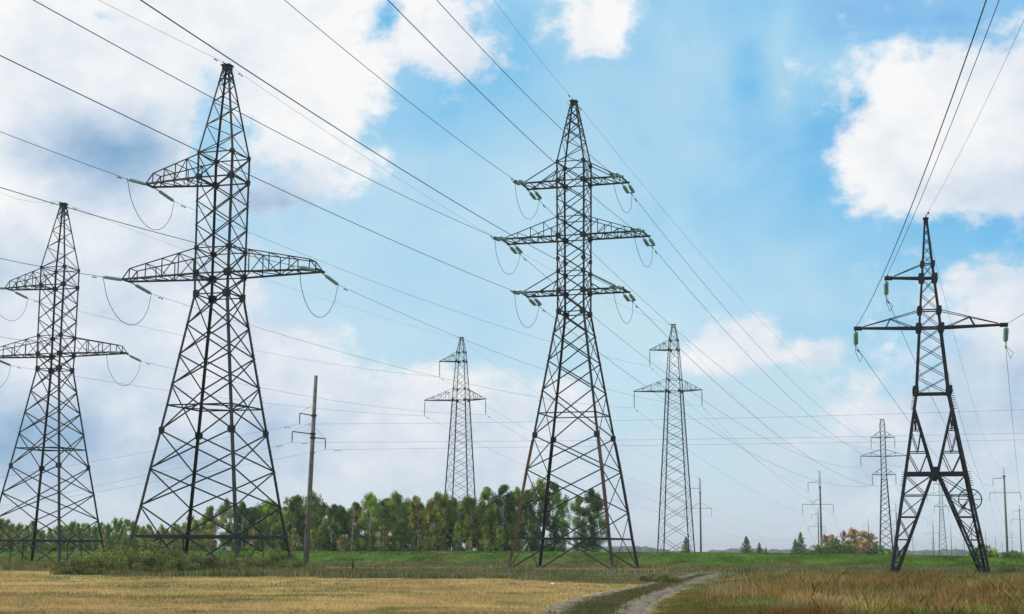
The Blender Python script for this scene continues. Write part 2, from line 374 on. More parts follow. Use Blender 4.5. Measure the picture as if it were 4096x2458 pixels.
# dirt track: two ruts
def rut(P, w, seed):
    d = np.concatenate([[0], np.cumsum(np.hypot(*np.diff(P, axis=0).T))]); t = np.arange(0, d[-1], .12)
    C = np.stack([np.interp(t, d, P[:, 0]), np.interp(t, d, P[:, 1])], 1); C = np.stack([np.convolve(np.pad(C[:, k], 20, 'edge'), np.ones(41)/41, 'valid') for k in (0, 1)], 1)
    T = np.gradient(C, axis=0); T /= np.linalg.norm(T, axis=1)[:, None]; Nn = np.stack([T[:, 1], -T[:, 0]], 1)
    r = np.random.default_rng(seed); k1 = np.ones(25)/25; k2 = np.ones(4)/4; q = lambda: w*(.55+.9*np.convolve(r.random(len(t)+24), k1, 'valid')[:len(t)]+.45*(np.convolve(r.random(len(t)+3), k2, 'valid')-.5))
    fade = np.clip((d[-1]-t)/20, .15, 1); wl, wr = q()*fade, q()*fade
    f = np.array([-1, -.6, -.2, .2, .6, 1.])[:, None]; off = np.where(f < 0, f*wl, f*wr)
    X = C[:, 0]+Nn[:, 0]*off; Y = C[:, 1]+Nn[:, 1]*off; z = gz(X, Y)+.045-.10*(np.abs(f) > .9)-.02*(np.abs(f) < .3)
    return grid_mesh('dirt_track', X, Y, z+.008*r.random(z.shape), None, M['track'])
tag(rut(RL, .60, 1), kind='structure'); tag(rut(RR, .56, 2), kind='structure')

# ------------------------------------------------------------------ grasses
def blades(name, X, Y, H, W, C, m, nb=6, spread=.12, lean=.5, label=None, cat='grass'):
    n = len(X); X = np.repeat(X, nb); Y = np.repeat(Y, nb); H = np.repeat(H, nb)*rng.uniform(.55, 1.1, n*nb); W = np.repeat(W, nb)
    C = np.repeat(C, nb, 0)*rng.uniform(.7, 1.3, (n*nb, 1)); sp = spread if np.isscalar(spread) else np.repeat(spread, nb)
    X = X+rng.normal(0, 1, n*nb)*sp; Y = Y+rng.normal(0, 1, n*nb)*sp; Z = gz(X, Y)-.02
    a = rng.uniform(0, 2*math.pi, n*nb); l = rng.normal(0, lean, (n*nb, 2))*H[:, None]*.5
    dx, dy = np.cos(a)*W/2, np.sin(a)*W/2
    mx, my = X+l[:, 0]*.4, Y+l[:, 1]*.4
    V = np.stack([np.stack([X-dx, Y-dy, Z], 1), np.stack([X+dx, Y+dy, Z], 1), np.stack([mx+dx*.8, my+dy*.8, Z+H*.6], 1), np.stack([X+l[:, 0], Y+l[:, 1], Z+H], 1), np.stack([mx-dx*.8, my-dy*.8, Z+H*.6], 1)], 1)
    k = len(X); me = bpy.data.meshes.new(name); me.vertices.add(k*5); me.vertices.foreach_set('co', V.astype(np.float32).ravel())
    me.loops.add(k*5); me.loops.foreach_set('vertex_index', np.arange(k*5, dtype=np.int32)); me.polygons.add(k); me.polygons.foreach_set('loop_start', np.arange(0, k*5, 5, dtype=np.int32))
    me.update(calc_edges=True)
    ca = me.color_attributes.new('tint', 'FLOAT_COLOR', 'POINT'); cc_ = np.concatenate([np.repeat(C, 5, 0), np.ones((k*5, 1))], 1); ca.data.foreach_set('color', cc_.astype(np.float32).ravel())
    me.materials.append(m); o = bpy.data.objects.new(name, me); col.objects.link(o)
    return tag(o, label, cat, kind='stuff')
def scatter(n, y0, y1):
    n = int(n*1.25)
    """points spread over the ground in view, thinning with distance"""
    uu = rng.random(n); y = 1/((1/y0)*(1-uu)+(1/y1)*uu); x = rng.uniform(-.46, .46, n)*y
    return x, y
def keep(x, y, kinds, pr=None):
    k = ground_kind(x, y); m = np.isin(k, kinds); d = np.minimum(pdist(x, y, RL), pdist(x, y, RR))
    m &= ~((d < .42+.45*rng.random(len(x))) & (y < 132)) & ~((np.abs(x-track_x(np.clip(y, 0, 159))) < .9) & (y < 132)); return x[m], y[m]
# stubble
x, y = keep(*scatter(90000, 38, 132), [0]); g = vnoise(x, y, 5, 21); b = vnoise(x, y, 1.2, 22)
Cc = np.where(((b > .6) & (g < .6))[:, None], np.array([.30, .26, .09]), C_STUB2*1.05); Cc = np.where((vnoise(x, y*1.6, 13, 23)*.7+vnoise(x, y, 2.5, 24)*.3+.25*rng.random(len(x)) > .78)[:, None], np.array([.27, .27, .085]), Cc); Cc = Cc*(.72+.56*vnoise(x, y*2, 6, 25))[:, None]; Cc = np.where((rng.random(len(x)) < .10)[:, None], np.array([.64, .47, .23]), Cc)
blades('stubble', x, y, rng.uniform(.06, .15, len(x))*(1+.5*(g > .7)), .014+.00022*y, Cc, M['grass'], 5, .10+.001*y, .6, 'short tan stubble of the mown field in the foreground')
# straw lying about near the camera
x, y = keep(*scatter(9000, 38, 60), [0]); mk = vnoise(x, y, 3, 31) > .62; x, y = x[mk], y[mk]
blades('straw', x, y, np.full(len(x), .05), np.full(len(x), .03), np.tile([.55, .43, .25], (len(x), 1)), M['grass'], 5, .2, 4.0, 'loose pale straw lying on the mown field')
# middle of the track
n = 11000; y = rng.uniform(38, 128, n); x = track_x(y)+rng.normal(0, .33, n)
blades('track_grass', x, y, rng.uniform(.06, .2, n)*np.interp(y, [60, 110], [1, .5]), np.full(n, .025), np.where((rng.random(n) < .3)[:, None], [.25, .2, .09], [.12, .13, .045]), M['grass'], 6, .12, .7, 'low green grass between the two wheel ruts')
# verge grass
x, y = keep(*scatter(150000, 70, 205), [1, 4]); k = ground_kind(x, y); g = vnoise(x, y, 8, 41); b = vnoise(x, y, 2.2, 42)
H = np.where(k == 4, .2, .22+.45*g*b+.2*b); Cc = np.where((b > .55)[:, None], np.array([.19, .20, .07]), np.array([.26, .22, .095]))
Cc = np.where((rng.random(len(x)) < .22)[:, None], np.array([.42, .34, .18]), Cc); Cc = np.where((k == 4)[:, None], np.array([.50, .33, .14]), Cc)
Cc = np.where((rng.random(len(x)) < .3)[:, None], np.array([.11, .15, .045]), Cc)
H = H*np.clip(np.abs(x-track_x(np.clip(y, 0, 159)))/14*np.where(y < 140, 1, 9), .12, 1)
H = np.where((y > 124) & (y < 152) & (x/y > -.12) & (x/y < .1), H*.45, H)
blades('verge_grass', x, y, H, .02+.00022*y, Cc, M['grass'], 5, .16+.0012*y, .45, 'rough brownish green grass round the pylon feet')
# pale flower heads in the verge
x, y = keep(*scatter(5000, 100, 175), [1]); mk = vnoise(x, y, 7, 55)*.6+vnoise(x, y, 1.5, 56)*.4 > .6; x, y = x[mk], y[mk]
blades('white_flower', x, y, rng.uniform(.3, .62, len(x)), np.full(len(x), .035), np.tile([.42, .40, .33], (len(x), 1)), M['grass'], 1, .1, .3, 'dry pale seed heads dotted through the verge', 'wild flowers')
# embankment
x, y = scatter(170000, 150, 262); s = edge_y(x)-y; mk = (s > .3) & (s < 19); x, y, s = x[mk], y[mk], s[mk]; g = vnoise(x, y, 7, 61); b = vnoise(x, y, 2.5, 62)
Cc = np.where((s > 7+7*g)[:, None], np.array([.22, .20, .06]), np.array([.13, .235, .026])); Cc = np.where((b > .6)[:, None], Cc*.75, Cc); Cc = Cc*(.55+.5*vnoise(x, y, 3.3, 63)+.5*vnoise(x*.3, y, 1.5, 64))[:, None]; Cc = np.where((vnoise(x, y, 9, 65)*vnoise(x, y*2, 3, 66) > .45)[:, None], np.array([.26, .24, .08]), Cc)
blades('embankment_grass', x, y, np.where(s < 2.5, .05, .14+.12*b), .03+.00015*y, Cc, M['grass'], 5, .3, .6, 'bright green grass on the road embankment')
# weeds at right
x, y = keep(*scatter(150000, 38, 124), [3]); g = vnoise(x, y, 3.2, 71)*.6+vnoise(x, y, 1.1, 76)*.4; b = vnoise(x, y, .9, 72); e = vnoise(x, y*.7, 4.5, 73)*.6+vnoise(x, y, 1.6, 77)*.4
reds, straw, grn, dark = np.array([.36, .165, .045]), np.array([.52, .37, .15]), np.array([.20, .24, .045]), np.array([.10, .07, .03])
p = rng.random(len(x)); back = np.clip((y-88)/22, 0, 1); tx_ = x-track_x(np.clip(y, 0, 159))
pr = np.clip(.16+2.2*(g-.44), .02, .8)*(1-.55*back); pg = np.clip(.52+.22+3.0*(e-.5)+.3*(tx_ < 6)+.1*(y < 50), .12, .95)*(1-.15*back)
Cc = np.where((p < pr)[:, None], reds, np.where((rng.random(len(x)) < pg)[:, None], grn, straw*(.75+.4*b)[:, None]))
Cc = np.where((rng.random(len(x)) < .10)[:, None], dark, Cc)
Cc = Cc*(.65+.7*vnoise(x, y, 1.8, 79))[:, None]
edge = np.clip((tx_-1.6)/5, .12, 1)
H = (.16+.34*b+.45*np.clip(g-.3, 0, 1)+.25*(rng.random(len(x)) < .12))*edge*np.interp(y, [40, 60, 120], [.85, 1, 1])
blades('tall_weeds', x, y, H, .013+.00016*y, Cc, M['grass'], 8, .13, .7, 'dry reddish brown and olive weeds right of the track')
x, y = keep(*scatter(14000, 42, 122), [3]); n_ = vnoise(x, y, 2.6, 75); mk = (n_ > .58) & (x-track_x(np.clip(y, 0, 159)) > 3.5); x, y = x[mk], y[mk]
Cs = np.where((vnoise(x, y, 4, 78) > .52)[:, None], np.array([.46, .35, .17]), np.array([.20, .10, .045]))
blades('seed_stalks', x, y, rng.uniform(.4, .9, len(x)), .009+.0001*y, Cs, M['grass'], 4, .25, .35, 'pale and dark stalks standing above the weeds')

# ------------------------------------------------------------------ plants
def leaf_cloud(centres, radii, n, size, seed, flat=1.0, droop=0.0):
    r = np.random.default_rng(seed); c = np.array(centres); rad = np.array(radii)
    w = rad[:, 0]*rad[:, 1]**.8; idx = r.choice(len(c), n, p=w/w.sum())
    d = r.normal(0, 1, (n, 3)); d /= np.linalg.norm(d, axis=1)[:, None]; d *= (r.random((n, 1))**.45)
    P = c[idx]+d*np.stack([rad[idx, 0], rad[idx, 0], rad[idx, 1]], 1); P[:, 2] -= droop*np.hypot(d[:, 0], d[:, 1])
    a = r.normal(0, 1, (n, 3)); a /= np.linalg.norm(a, axis=1)[:, None]; b = np.cross(a, r.normal(0, 1, (n, 3))); b /= np.linalg.norm(b, axis=1)[:, None]
    s = size*r.uniform(.6, 1.3, (n, 1)); V = np.stack([P-a*s*.5, P+b*s*.28, P+a*s*.5, P-b*s*.28], 1)
    tone = np.repeat(r.uniform(.4, 1.5, len(c))[idx]*r.uniform(.65, 1.3, n), 4)
    return V, tone
def leaf_mesh(name, V, tone, m):
    k = len(V); me = bpy.data.meshes.new(name); me.vertices.add(k*4); me.vertices.foreach_set('co', V.astype(np.float32).ravel())
    me.loops.add(k*4); me.loops.foreach_set('vertex_index', np.arange(k*4, dtype=np.int32)); me.polygons.add(k); me.polygons.foreach_set('loop_start', np.arange(0, k*4, 4, dtype=np.int32))
    me.update(calc_edges=True); ca = me.color_attributes.new('tint', 'FLOAT_COLOR', 'POINT')
    ca.data.foreach_set('color', np.stack([tone, tone, tone*.9, np.ones(k*4)], 1).astype(np.float32).ravel()); me.materials.append(m); return me
def birch(seed, h, rad, n, mleaf, size=.3, base=.18, mbark='bark', multi=1):
    r = random.Random(seed); root = empty('birch_tree', (0, 0, 0)); tr = MB(); cs, rs = [], []
    for t in range(multi):
        lx, ly = r.uniform(-.12, .12)*h*.5, r.uniform(-.1, .1)*h*.3; ox = r.uniform(-.5, .5)*(multi > 1)
        pts = [(ox+lx*q*q+r.uniform(-.08, .08), ly*q*q, h*.97*q-.25*(q == 0)) for q in np.linspace(0, 1, 8)]
        tr.tube(pts, [max(.02, .012*h*(1-q*.93)) for q in np.linspace(0, 1, 8)], 6)
        for k in range(27):
            q = base+(.97-base)*(k+r.random())/27; z = h*q; a = r.uniform(0, 6.28); env = rad*math.sin(math.pi*min(1, (q-base+.12)/(1.1-base)))**.6
            L = env*r.uniform(.5, 1.05); bx, by = ox+lx*q*q, ly*q*q
            e = (bx+math.cos(a)*L, by+math.sin(a)*L, z+L*r.uniform(.15, .8))
            tr.tube([(bx, by, z-.1), ((bx+e[0])/2, (by+e[1])/2, z+(e[2]-z)*.65), e], [.05+.004*h*(1-q), .035, .012], 4)
            cs.append(e); rs.append((rad*r.uniform(.15, .34), h*r.uniform(.045, .10)))
            cs.append(((bx+e[0])/2, (by+e[1])/2, z+L*.2)); rs.append((rad*r.uniform(.15, .32), h*r.uniform(.04, .09)))
        cs.append((ox+lx, ly, h*.95)); rs.append((rad*.25, h*.06))
    tr.build('trunk', M[mbark], root)
    V, tone = leaf_cloud(cs, rs, n, size, seed, droop=.25*rad*.4)
    cr = bpy.data.objects.new('crown', leaf_mesh('crown', V, tone, mleaf)); col.objects.link(cr); cr.parent = root
    return root
def spruce(seed, h, n):
    r = random.Random(seed); root = empty('spruce_tree', (0, 0, 0)); tr = MB(); tr.tube([(0, 0, -.2), (0, 0, h)], [.03*h, .01], 6); cs, rs = [], []
    for k in range(44):
        q = (k/44)**.9; z = h*(.06+.92*q); a = k*2.4; L = h*.36*(1-q)**.8*r.uniform(.65, 1.1)
        e = (math.cos(a)*L, math.sin(a)*L, z-L*.15); tr.tube([(0, 0, z), e], [.02, .006], 3)
        for f in (.35, .7, 1.0): cs.append((e[0]*f, e[1]*f, z-L*.15*f)); rs.append((h*.065*(1.25-q), h*.03))
    tr.build('trunk', M['dbark'], root); V, tone = leaf_cloud(cs, rs, n, .045*h, seed)
    cr = bpy.data.objects.new('crown', leaf_mesh('crown', V, tone, M['needle'])); col.objects.link(cr); cr.parent = root
    return root
def bush(seed, h, w, n, m, size=.12):
    r = random.Random(seed); root = empty('bush', (0, 0, 0)); tr = MB(); cs, rs = [], []
    for k in range(22):
        a = r.uniform(0, 6.28); L = w*.5*r.random()**.6; z = h*r.uniform(.2, .9)*(1-.45*(L/(w*.5))**2)
        e = (math.cos(a)*L, math.sin(a)*L, z); tr.tube([(e[0]*.15, e[1]*.15, -.05), (e[0]*.6, e[1]*.6, z*.6), e], [.02, .014, .006], 4)
        cs.append(e); rs.append((w*r.uniform(.09, .17), h*r.uniform(.12, .24)))
        cs.append((e[0], e[1], z*.45)); rs.append((w*.14, h*.25))
    tr.build('stem', M['dbark'], root); V, tone = leaf_cloud(cs, rs, n, size, seed); V[..., 2] = np.maximum(V[..., 2], 0)
    cr = bpy.data.objects.new('foliage', leaf_mesh('foliage', V, tone, m)); col.objects.link(cr); cr.parent = root
    return root
USED = set()
def place(proto, px, D, s, label, cat, group, rz=None, sx=1.0, dz=0.0):
    o = proto if proto.name not in USED else copy_tree(proto); USED.add(proto.name)
    x = at(px, 2200, D)[0]; o.location = (x, D, float(gz(x, D))+dz); o.scale = (s*sx, s*sx, s)
    o.rotation_euler = (0, 0, random.uniform(0, 6.28) if rz is None else rz); return tag(o, label, cat, group)
def hgt(px, py, D): return float(at(px, py, D)[2]-gz(at(px, py, D)[0], D))
P_B = [birch(11+i, 11, 2.1+.3*(i % 3), 10500, M['leaf'], .21, .08+.09*(i % 3)) for i in range(5)]
P_Y = [birch(31+i, 11, 1.9, 9000, M['leafy'], .22, .08) for i in range(2)]
P_D = [birch(51+i, 11, 2.4, 11000, M['leafd'], .25, .02) for i in range(3)]
P_T = [birch(71+i, 11, .95, 520, M['leafd'], .2, .35) for i in range(2)]
P_S = [birch(81+i, 6, 1.25, 2200, M['leaf' if i else 'leafy'], .26, .08, multi=2) for i in range(3)]
# (photo x, photo y of the tip, kind) left to right
tips = [(655,1212),(705,1195),(752,1192),(800,1217),(850,1212),(893,1192),(925,1208),(962,1192),(1010,1197),(1044,1190),(1075,1194),(1108,1205),(1140,1200),(1172,1176),(1215,1172),(1248,1180),(545,1207),(585,1212),(505,1222),(620,1225)]
kinds_ = 'BDBDTBBBYYBTBBDBBDBD'
i = 0
def region(px):
    if px < 660: return 'behind the tallest left pylon'
    if px < 760: return 'just left of the bare concrete pole'
    if px < 905: return 'right of the bare concrete pole'
    if px < 1060: return 'behind the two road signs'
    if px < 1160: return 'behind the far middle pylon'
    return 'left of the rusted pylon legs'
KN = {'B': ('green birch', P_B), 'D': ('dark green broad tree', P_D), 'Y': ('yellowing birch', P_Y), 'T': ('thin nearly bare birch', P_T)}
for j, ((px, py), k) in enumerate(zip(tips, kinds_)):
    D = 268+random.uniform(-6, 6); nm, pr = KN[k]; P = pr[j % len(pr)]
    place(P, px*1.6563, D, hgt(px*1.6563, py*1.6563, D)/11*1.0, f'{nm} at the wood front {region(px)}', 'tree', f'front {nm}s {region(px)}')
for row, (D0, py0, step, kk) in enumerate(((276, 1214, 31, 'BDBYBD'), (286, 1222, 29, 'DBDBDB'))):
    px = 560+row*9 if row else 580
    while px < 1258:
        k = kk[i % 6]; nm, pr = KN[k]; P = pr[i % len(pr)]; D = D0+random.uniform(-3, 3); py = py0+random.uniform(-9, 14)
        if 860 < px < 1258: py -= 6
        if px < 640: py += 6
        place(P, px*1.6563, D, hgt(px*1.6563, py*1.6563, D)/11, f'{nm} deeper in the wood {region(px)}', 'tree', f'inner {nm}s {region(px)}', sx=1.25)
        px += step+random.uniform(-7, 7); i += 1
# undergrowth saplings at the foot of the wood
for j, px in enumerate(np.linspace(500, 1240, 22)):
    D = 262+random.uniform(-4, 3); px += random.uniform(-9, 9)
    place(P_S[j % 3], px*1.6563, D, random.uniform(.5, .95), f'leafy sapling at the foot of the wood {region(px)}', 'sapling', f'saplings {region(px)}')
# pair of tall clumps in front of and beside the red pylon
for j, (px, py, D, lab) in enumerate([(1278,1182,262,'tall green birch framed between the rusted left legs of the three-armed pylon'),(1303,1160,266,'tallest birch of the clump seen through the rusted pylon legs'),(1333,1164,264,'dense birch at the right end of the clump behind the rusted pylon'),(1355,1205,268,'shorter dark birch closing the clump behind the rusted pylon')]):
    place((P_D[1], P_B[0], P_D[2], P_B[3])[j], px*1.6563, D, hgt(px*1.6563, py*1.6563, D)/11, lab, 'tree', None)
for j, (px, py, D, lab) in enumerate([(1402,1200,262,'left stem of the lone tree group by the right rusted pylon legs'),(1424,1180,262,'tallest lone tree by the right rusted pylon legs'),(1446,1196,264,'right tree of the lone group beside the right rusted pylon legs')]):
    place((P_B[1], P_D[0], P_B[4])[j], px*1.6563, D, hgt(px*1.6563, py*1.6563, D)/11, lab, 'tree', None, sx=.9)
place(P_S[0], 1391*1.6563, 266, .45, 'tiny thin sapling between the two tree groups behind the rusted pylon', 'sapling', None)
# row of young trees on the left
def lreg(px): return 'at the left picture edge' if px < 60 else 'behind the leftmost pylon' if px < 245 else 'between the two left pylons' if px < 330 else 'behind the left legs of the tallest left pylon'
px = -6; j = 0
while px < 505:
    D = 246+random.uniform(-3, 22)*1.0; py = np.interp(px, [0, 60, 120, 190, 240, 300, 340, 400, 450, 505], [1250,1258,1276,1262,1262,1248,1272,1270,1252,1238])+random.uniform(-5, 12)
    if j % 4 == 1: k, nm, P = 'Y', 'yellowing young birch', P_S[0]
    else: k, nm, P = 'S', 'green young birch', P_S[1+j % 2]
    D += 10
    place(P, px*1.6563, D, hgt(px*1.6563, py*1.6563, D)/6, f'{nm} in the low row {lreg(px)}', 'tree', f'{nm}s in the row {lreg(px)}', sx=.85)
    px += random.uniform(9, 16); j += 1
px = 5; j = 0
while px < 500:
    D = 275+random.uniform(-3, 3); place(P_D[j % 3], px*1.6563, D, random.uniform(.30, .42)+.12*(px > 400), f'dark bushy tree behind the young birches {lreg(px)}', 'tree', f'dark trees {lreg(px)}', sx=1.2)
    px += random.uniform(20, 32); j += 1
# small spruces on the right
P_P = [spruce(5, 4, 3600), spruce(6, 4, 3600)]
for j, (px, py, D, lab) in enumerate([(1803,1294,300,'bushy spruce left of the other small spruces in the open field'),(1834,1309,300,'smaller spruce right of the bushy spruce in the field'),(1850,1322,300,'knee-high spruce at the right end of the field spruces'),(1921,1300,300,'left spruce of the pair standing left of the near lattice-topped pole'),(1934,1284,302,'taller right spruce of the pair left of the near lattice-topped pole'),(1657,1296,310,'thin spruce seen through the base of the right middle pylon')]):
    place(P_P[j % 2], px*1.6563, D, hgt(px*1.6563, py*1.6563, D)/4, lab, 'spruce', None, sx=(1.15 if j == 0 else .95))
# autumn trees
P_A = [birch(91+i, 7, 2.4, 5200, M['autumn'], .26, .04, 'dbark') for i in range(3)]
for j, (px, py, D, s, lab) in enumerate([(1997,1294,395,1.0,'orange autumn tree just right of the near lattice-topped pole'),(2012,1292,400,.9,'second orange autumn tree right of the near lattice-topped pole'),(2040,1284,398,.55,'slender orange tree between the two round autumn crowns'),(2064,1278,404,1.0,'tallest orange autumn tree in the field group'),(2088,1284,400,1.1,'broad orange tree at the right of the autumn group'),(2105,1290,402,.9,'orange tree nearest the three-armed distant pylon'),(2058,1306,392,1.3,'low round golden tree in front of the autumn group'),(2085,1308,390,1.2,'low golden tree before the right autumn crowns')]):
    place(P_A[j % 3], px*1.6563, D, hgt(px*1.6563, py*1.6563, D)/7, lab, 'tree', None, sx=s)
P_G = [bush(3, 2.2, 3.6, 2600, M['leafd'], .24), bush(4, 1.8, 3.2, 2200, M['leaf'], .22)]
for j, (px, D, s, lab) in enumerate([(2022,385,2.3,'dark green round bush in front of the orange autumn trees'),(2008,386,1.5,'small green bush at the left foot of the autumn trees'),(1975,388,1.6,'green bush left of the near lattice-topped pole foot'),(2070,384,1.1,'low green bush at the middle of the autumn group'),(2118,390,1.7,'green bush behind the foot of the three-armed distant pylon'),(2136,388,1.3,'green bush right of the three-armed distant pylon foot'),
      (2362,215,.9,'bushy shrub at the right foot of the A-shaped pylon'),(2378,214,1.25,'tall leafy shrub by the roadside right of the A-shaped pylon'),(2392,213,.7,'low shrub by the roadside before the far poles'),(2405,212,.55,'small shrub left of the tall right concrete pole'),(2445,214,.75,'shrub between the two right concrete poles'),(2460,213,.6,'shrub nearest the right picture edge'),(1740,300,.5,'tiny bush in the open field left of the spruces'),(1783,300,.5,'small bush beside the bushy spruce'),(1952,300,.55,'tiny bush right of the spruce pair'),(1480,300,.5,'tiny bush right of the rusted pylon in the far field'),(1500,305,.45,'smallest bush in the far field right of the rusted pylon')]):
    place(P_G[j % 2], px*1.6563, D, s*(1 if D > 250 else 1.0), lab, 'bush', None)
# brambles round the feet of the tallest left pylon
P_K = [bush(21, 1.5, 3.8, 5200, M['bush'], .13), bush(22, 1.2, 3.4, 4600, M['bushy'], .12), bush(23, 1.8, 3.6, 5600, M['bush'], .13)]
bl = [(205,110,.75,'low bramble at the left end of the bushes under the tallest left pylon'),(240,112,.85,'bramble second from the left end of the bushes'),(275,113,.85,'bramble just left of the tallest left pylon foot'),(305,118,.95,'dense bramble hiding the outer left pylon foot'),(338,122,1.25,'tallest bush inside the left feet of the tallest left pylon'),(360,116,.9,'bramble in front of the tallest bush'),(395,117,.95,'bramble left of the second pylon leg'),(432,120,1.0,'bramble at the far foot of the tallest left pylon'),(468,114,.85,'bramble in the middle between the pylon feet'),(500,120,.95,'reddish bramble left of the nearest pylon foot'),(530,116,.75,'low bramble left beside the nearest pylon foot'),(600,125,.85,'bramble right beside the nearest pylon foot'),(640,128,1.05,'bramble between the nearest and right pylon feet'),(672,127,.95,'bramble at the right foot of the tallest left pylon'),(700,124,.55,'last low bramble right of the tallest left pylon'),(560,113,.6,'small bramble before the nearest pylon foot'),(415,112,.6,'small front bramble under the pylon'),(322,110,.6,'small front bramble left of the pylon')]
for j, (px, D, s, lab) in enumerate(bl): place(P_K[(2 if 'tallest bush' in lab else j % 2)], px*1.6563, D, s*1.35, lab, 'bush', None)
place(P_K[2], 2435*1.6563, 128, .75, 'dark shrub in the grass at the right picture edge below the concrete pole', 'bush', None, sx=.8)
for j, (px, D, lab) in enumerate([(1610, 92, 'small green bush at the field border left of the track'), (1570, 96, 'low bush left of the small green track bush')]): place(P_K[j], px*1.6563, D, .42, lab, 'bush', None)
# far wood on the horizon
fw = MB(); V = []
for k in range(900):
    a = random.uniform(-.40, .40); D = 2600+random.uniform(-150, 300); h = 8+3*math.sin(a*37)+2.5*math.sin(a*90+1)+random.uniform(-2, 3)
    x0 = a*D; n = 5; w = random.uniform(8, 16); i0 = len(fw.v)
    for q in range(7): g = q/7*6.283; fw.v.append((x0+math.cos(g)*w, D+math.sin(g)*w, 0)); fw.v.append((x0+math.cos(g)*w*.8, D+math.sin(g)*w*.8, h*random.uniform(.7, 1)))
    fw.v.append((x0, D, h*1.1)); t = len(fw.v)-1
    for q in range(7): a0, a1 = i0+2*q, i0+2*((q+1) % 7); fw.f += [(a0, a1, a1+1, a0+1), (a0+1, a1+1, t)]
M['farwood'] = mat('far_wood', (.05, .075, .05), (.08, .10, .06), .02, .9)
tag(fw.build('distant_wood', M['farwood']), 'low bluish strip of far wood along the horizon', 'wood', kind='stuff')

# ------------------------------------------------------------------ insulators, arms, lattice
def lathe(mb, p, d, prof, n=8):
    p, d = Vector(p), Vector(d).normalized(); up = Vector((0, 0, 1)) if abs(d.z) < .9 else Vector((0, 1, 0))
    a = d.cross(up).normalized(); b = a.cross(d); i = len(mb.v)
    for t, r in prof:
        for m in range(n): g = 2*math.pi*m/n; mb.v.append(tuple(p+d*t+a*(math.cos(g)*r)+b*(math.sin(g)*r)))
    for j in range(len(prof)-1):
        for m in range(n): mb.f.append((i+j*n+m, i+j*n+(m+1) % n, i+(j+1)*n+(m+1) % n, i+(j+1)*n+m))
def string_of_discs(root, p, d, link, L, nd_=14, r=.15, end=.25, far=False):
    """insulator string: shackle, ribbed glass discs, end clamp; returns the clamp end"""
    p = Vector(p); d = Vector(d).normalized(); mb = MB(); prof = []
    for k in range(nd_):
        t = link+L*k/nd_; s = L/nd_; prof += [(t, .045), (t+s*.28, r), (t+s*.5, r*.92), (t+s*.62, .05)]
    lathe(mb, p, d, prof, 6 if far else 10); o = mb.build('insulator_string', M['glass'] if not far else M['steel2'], root, True)
    hw = MB(); hw.bar(p, p+d*link, .07 if link > .3 else .05); hw.bar(p+d*(link+L), p+d*(link+L+end), .08); hw.build('fitting', M['steel'], o)
    return p+d*(link+L+end)
def lattice_body(root, prof, panels, belts, leg_w, brace_w, m, mrust=None, zig=None, gus=(), plates=True, bars=False, split=None):
    """square lattice body; corners at (+-h,+-h)"""
    hz_ = lambda z: float(np.interp(z, [p[0] for p in prof], [p[1] for p in prof]))
    cor = [(-1, -1), (1, -1), (1, 1), (-1, 1)]; pt = lambda c, z: Vector((cor[c % 4][0]*hz_(z), cor[c % 4][1]*hz_(z), z))
    for c in range(4):
        mb = MB(); zs = [p[0] for p in prof]
        for a, b in zip(zs[:-1], zs[1:]):
            w = np.interp(a, [0, zs[-1]], [leg_w, leg_w*.5]); inw = Vector((-cor[c][0], -cor[c][1], 0))
            if bars: mb.bar(pt(c, a), pt(c, b), w)
            else: mb.angle(pt(c, a), pt(c, b), w, inw)
        mb.build('leg', mrust or m, root)
    for c in range(4):
        mb = MB(); n_out = Vector(((cor[c][0]+cor[(c+1) % 4][0])/2, (cor[c][1]+cor[(c+1) % 4][1])/2, 0)).normalized(); e = n_out*(brace_w*.6)
        for (a, b) in panels:
            w = brace_w*(1 if a < prof[-1][0]*.55 else .8)
            mb.bar(pt(c, a)+e, pt(c+1, b)+e, w, w*.35, n_out); mb.bar(pt(c+1, a)-e*.2, pt(c, b)-e*.2, w, w*.35, n_out)
        for k, (a, b) in enumerate(zig or []):
            s = (k+c) % 2; mb.bar(pt(c+s, a), pt(c+1-s, b), brace_w*.6, brace_w*.3, n_out)
        mb.build('bracing', m, root)
    for z, w in belts:
        mb = MB()
        for c in range(4): mb.bar(pt(c, z), pt(c+1, z), w, w*.8)
        mb.build('belt', m, root)
    for z, s in gus:
        for c in range(4):
            mb = MB(); h = hz_(z)
            for dx, dy in ((-cor[c][0], 0), (0, -cor[c][1])):
                o = pt(c, z)+Vector((cor[c][0]*.05 if dx == 0 else 0, cor[c][1]*.05 if dy == 0 else 0, 0)); ax = Vector((dx, dy, 0))*s*.42
                mb.plate(o+ax*.45, ax, Vector((0, 0, s*.46)), .04, [(-.8, -.6), (.5, -1), (1, -.1), (1, .5), (.3, 1), (-.8, .8)])
            mb.build('gusset_plate', m, root)
    return hz_
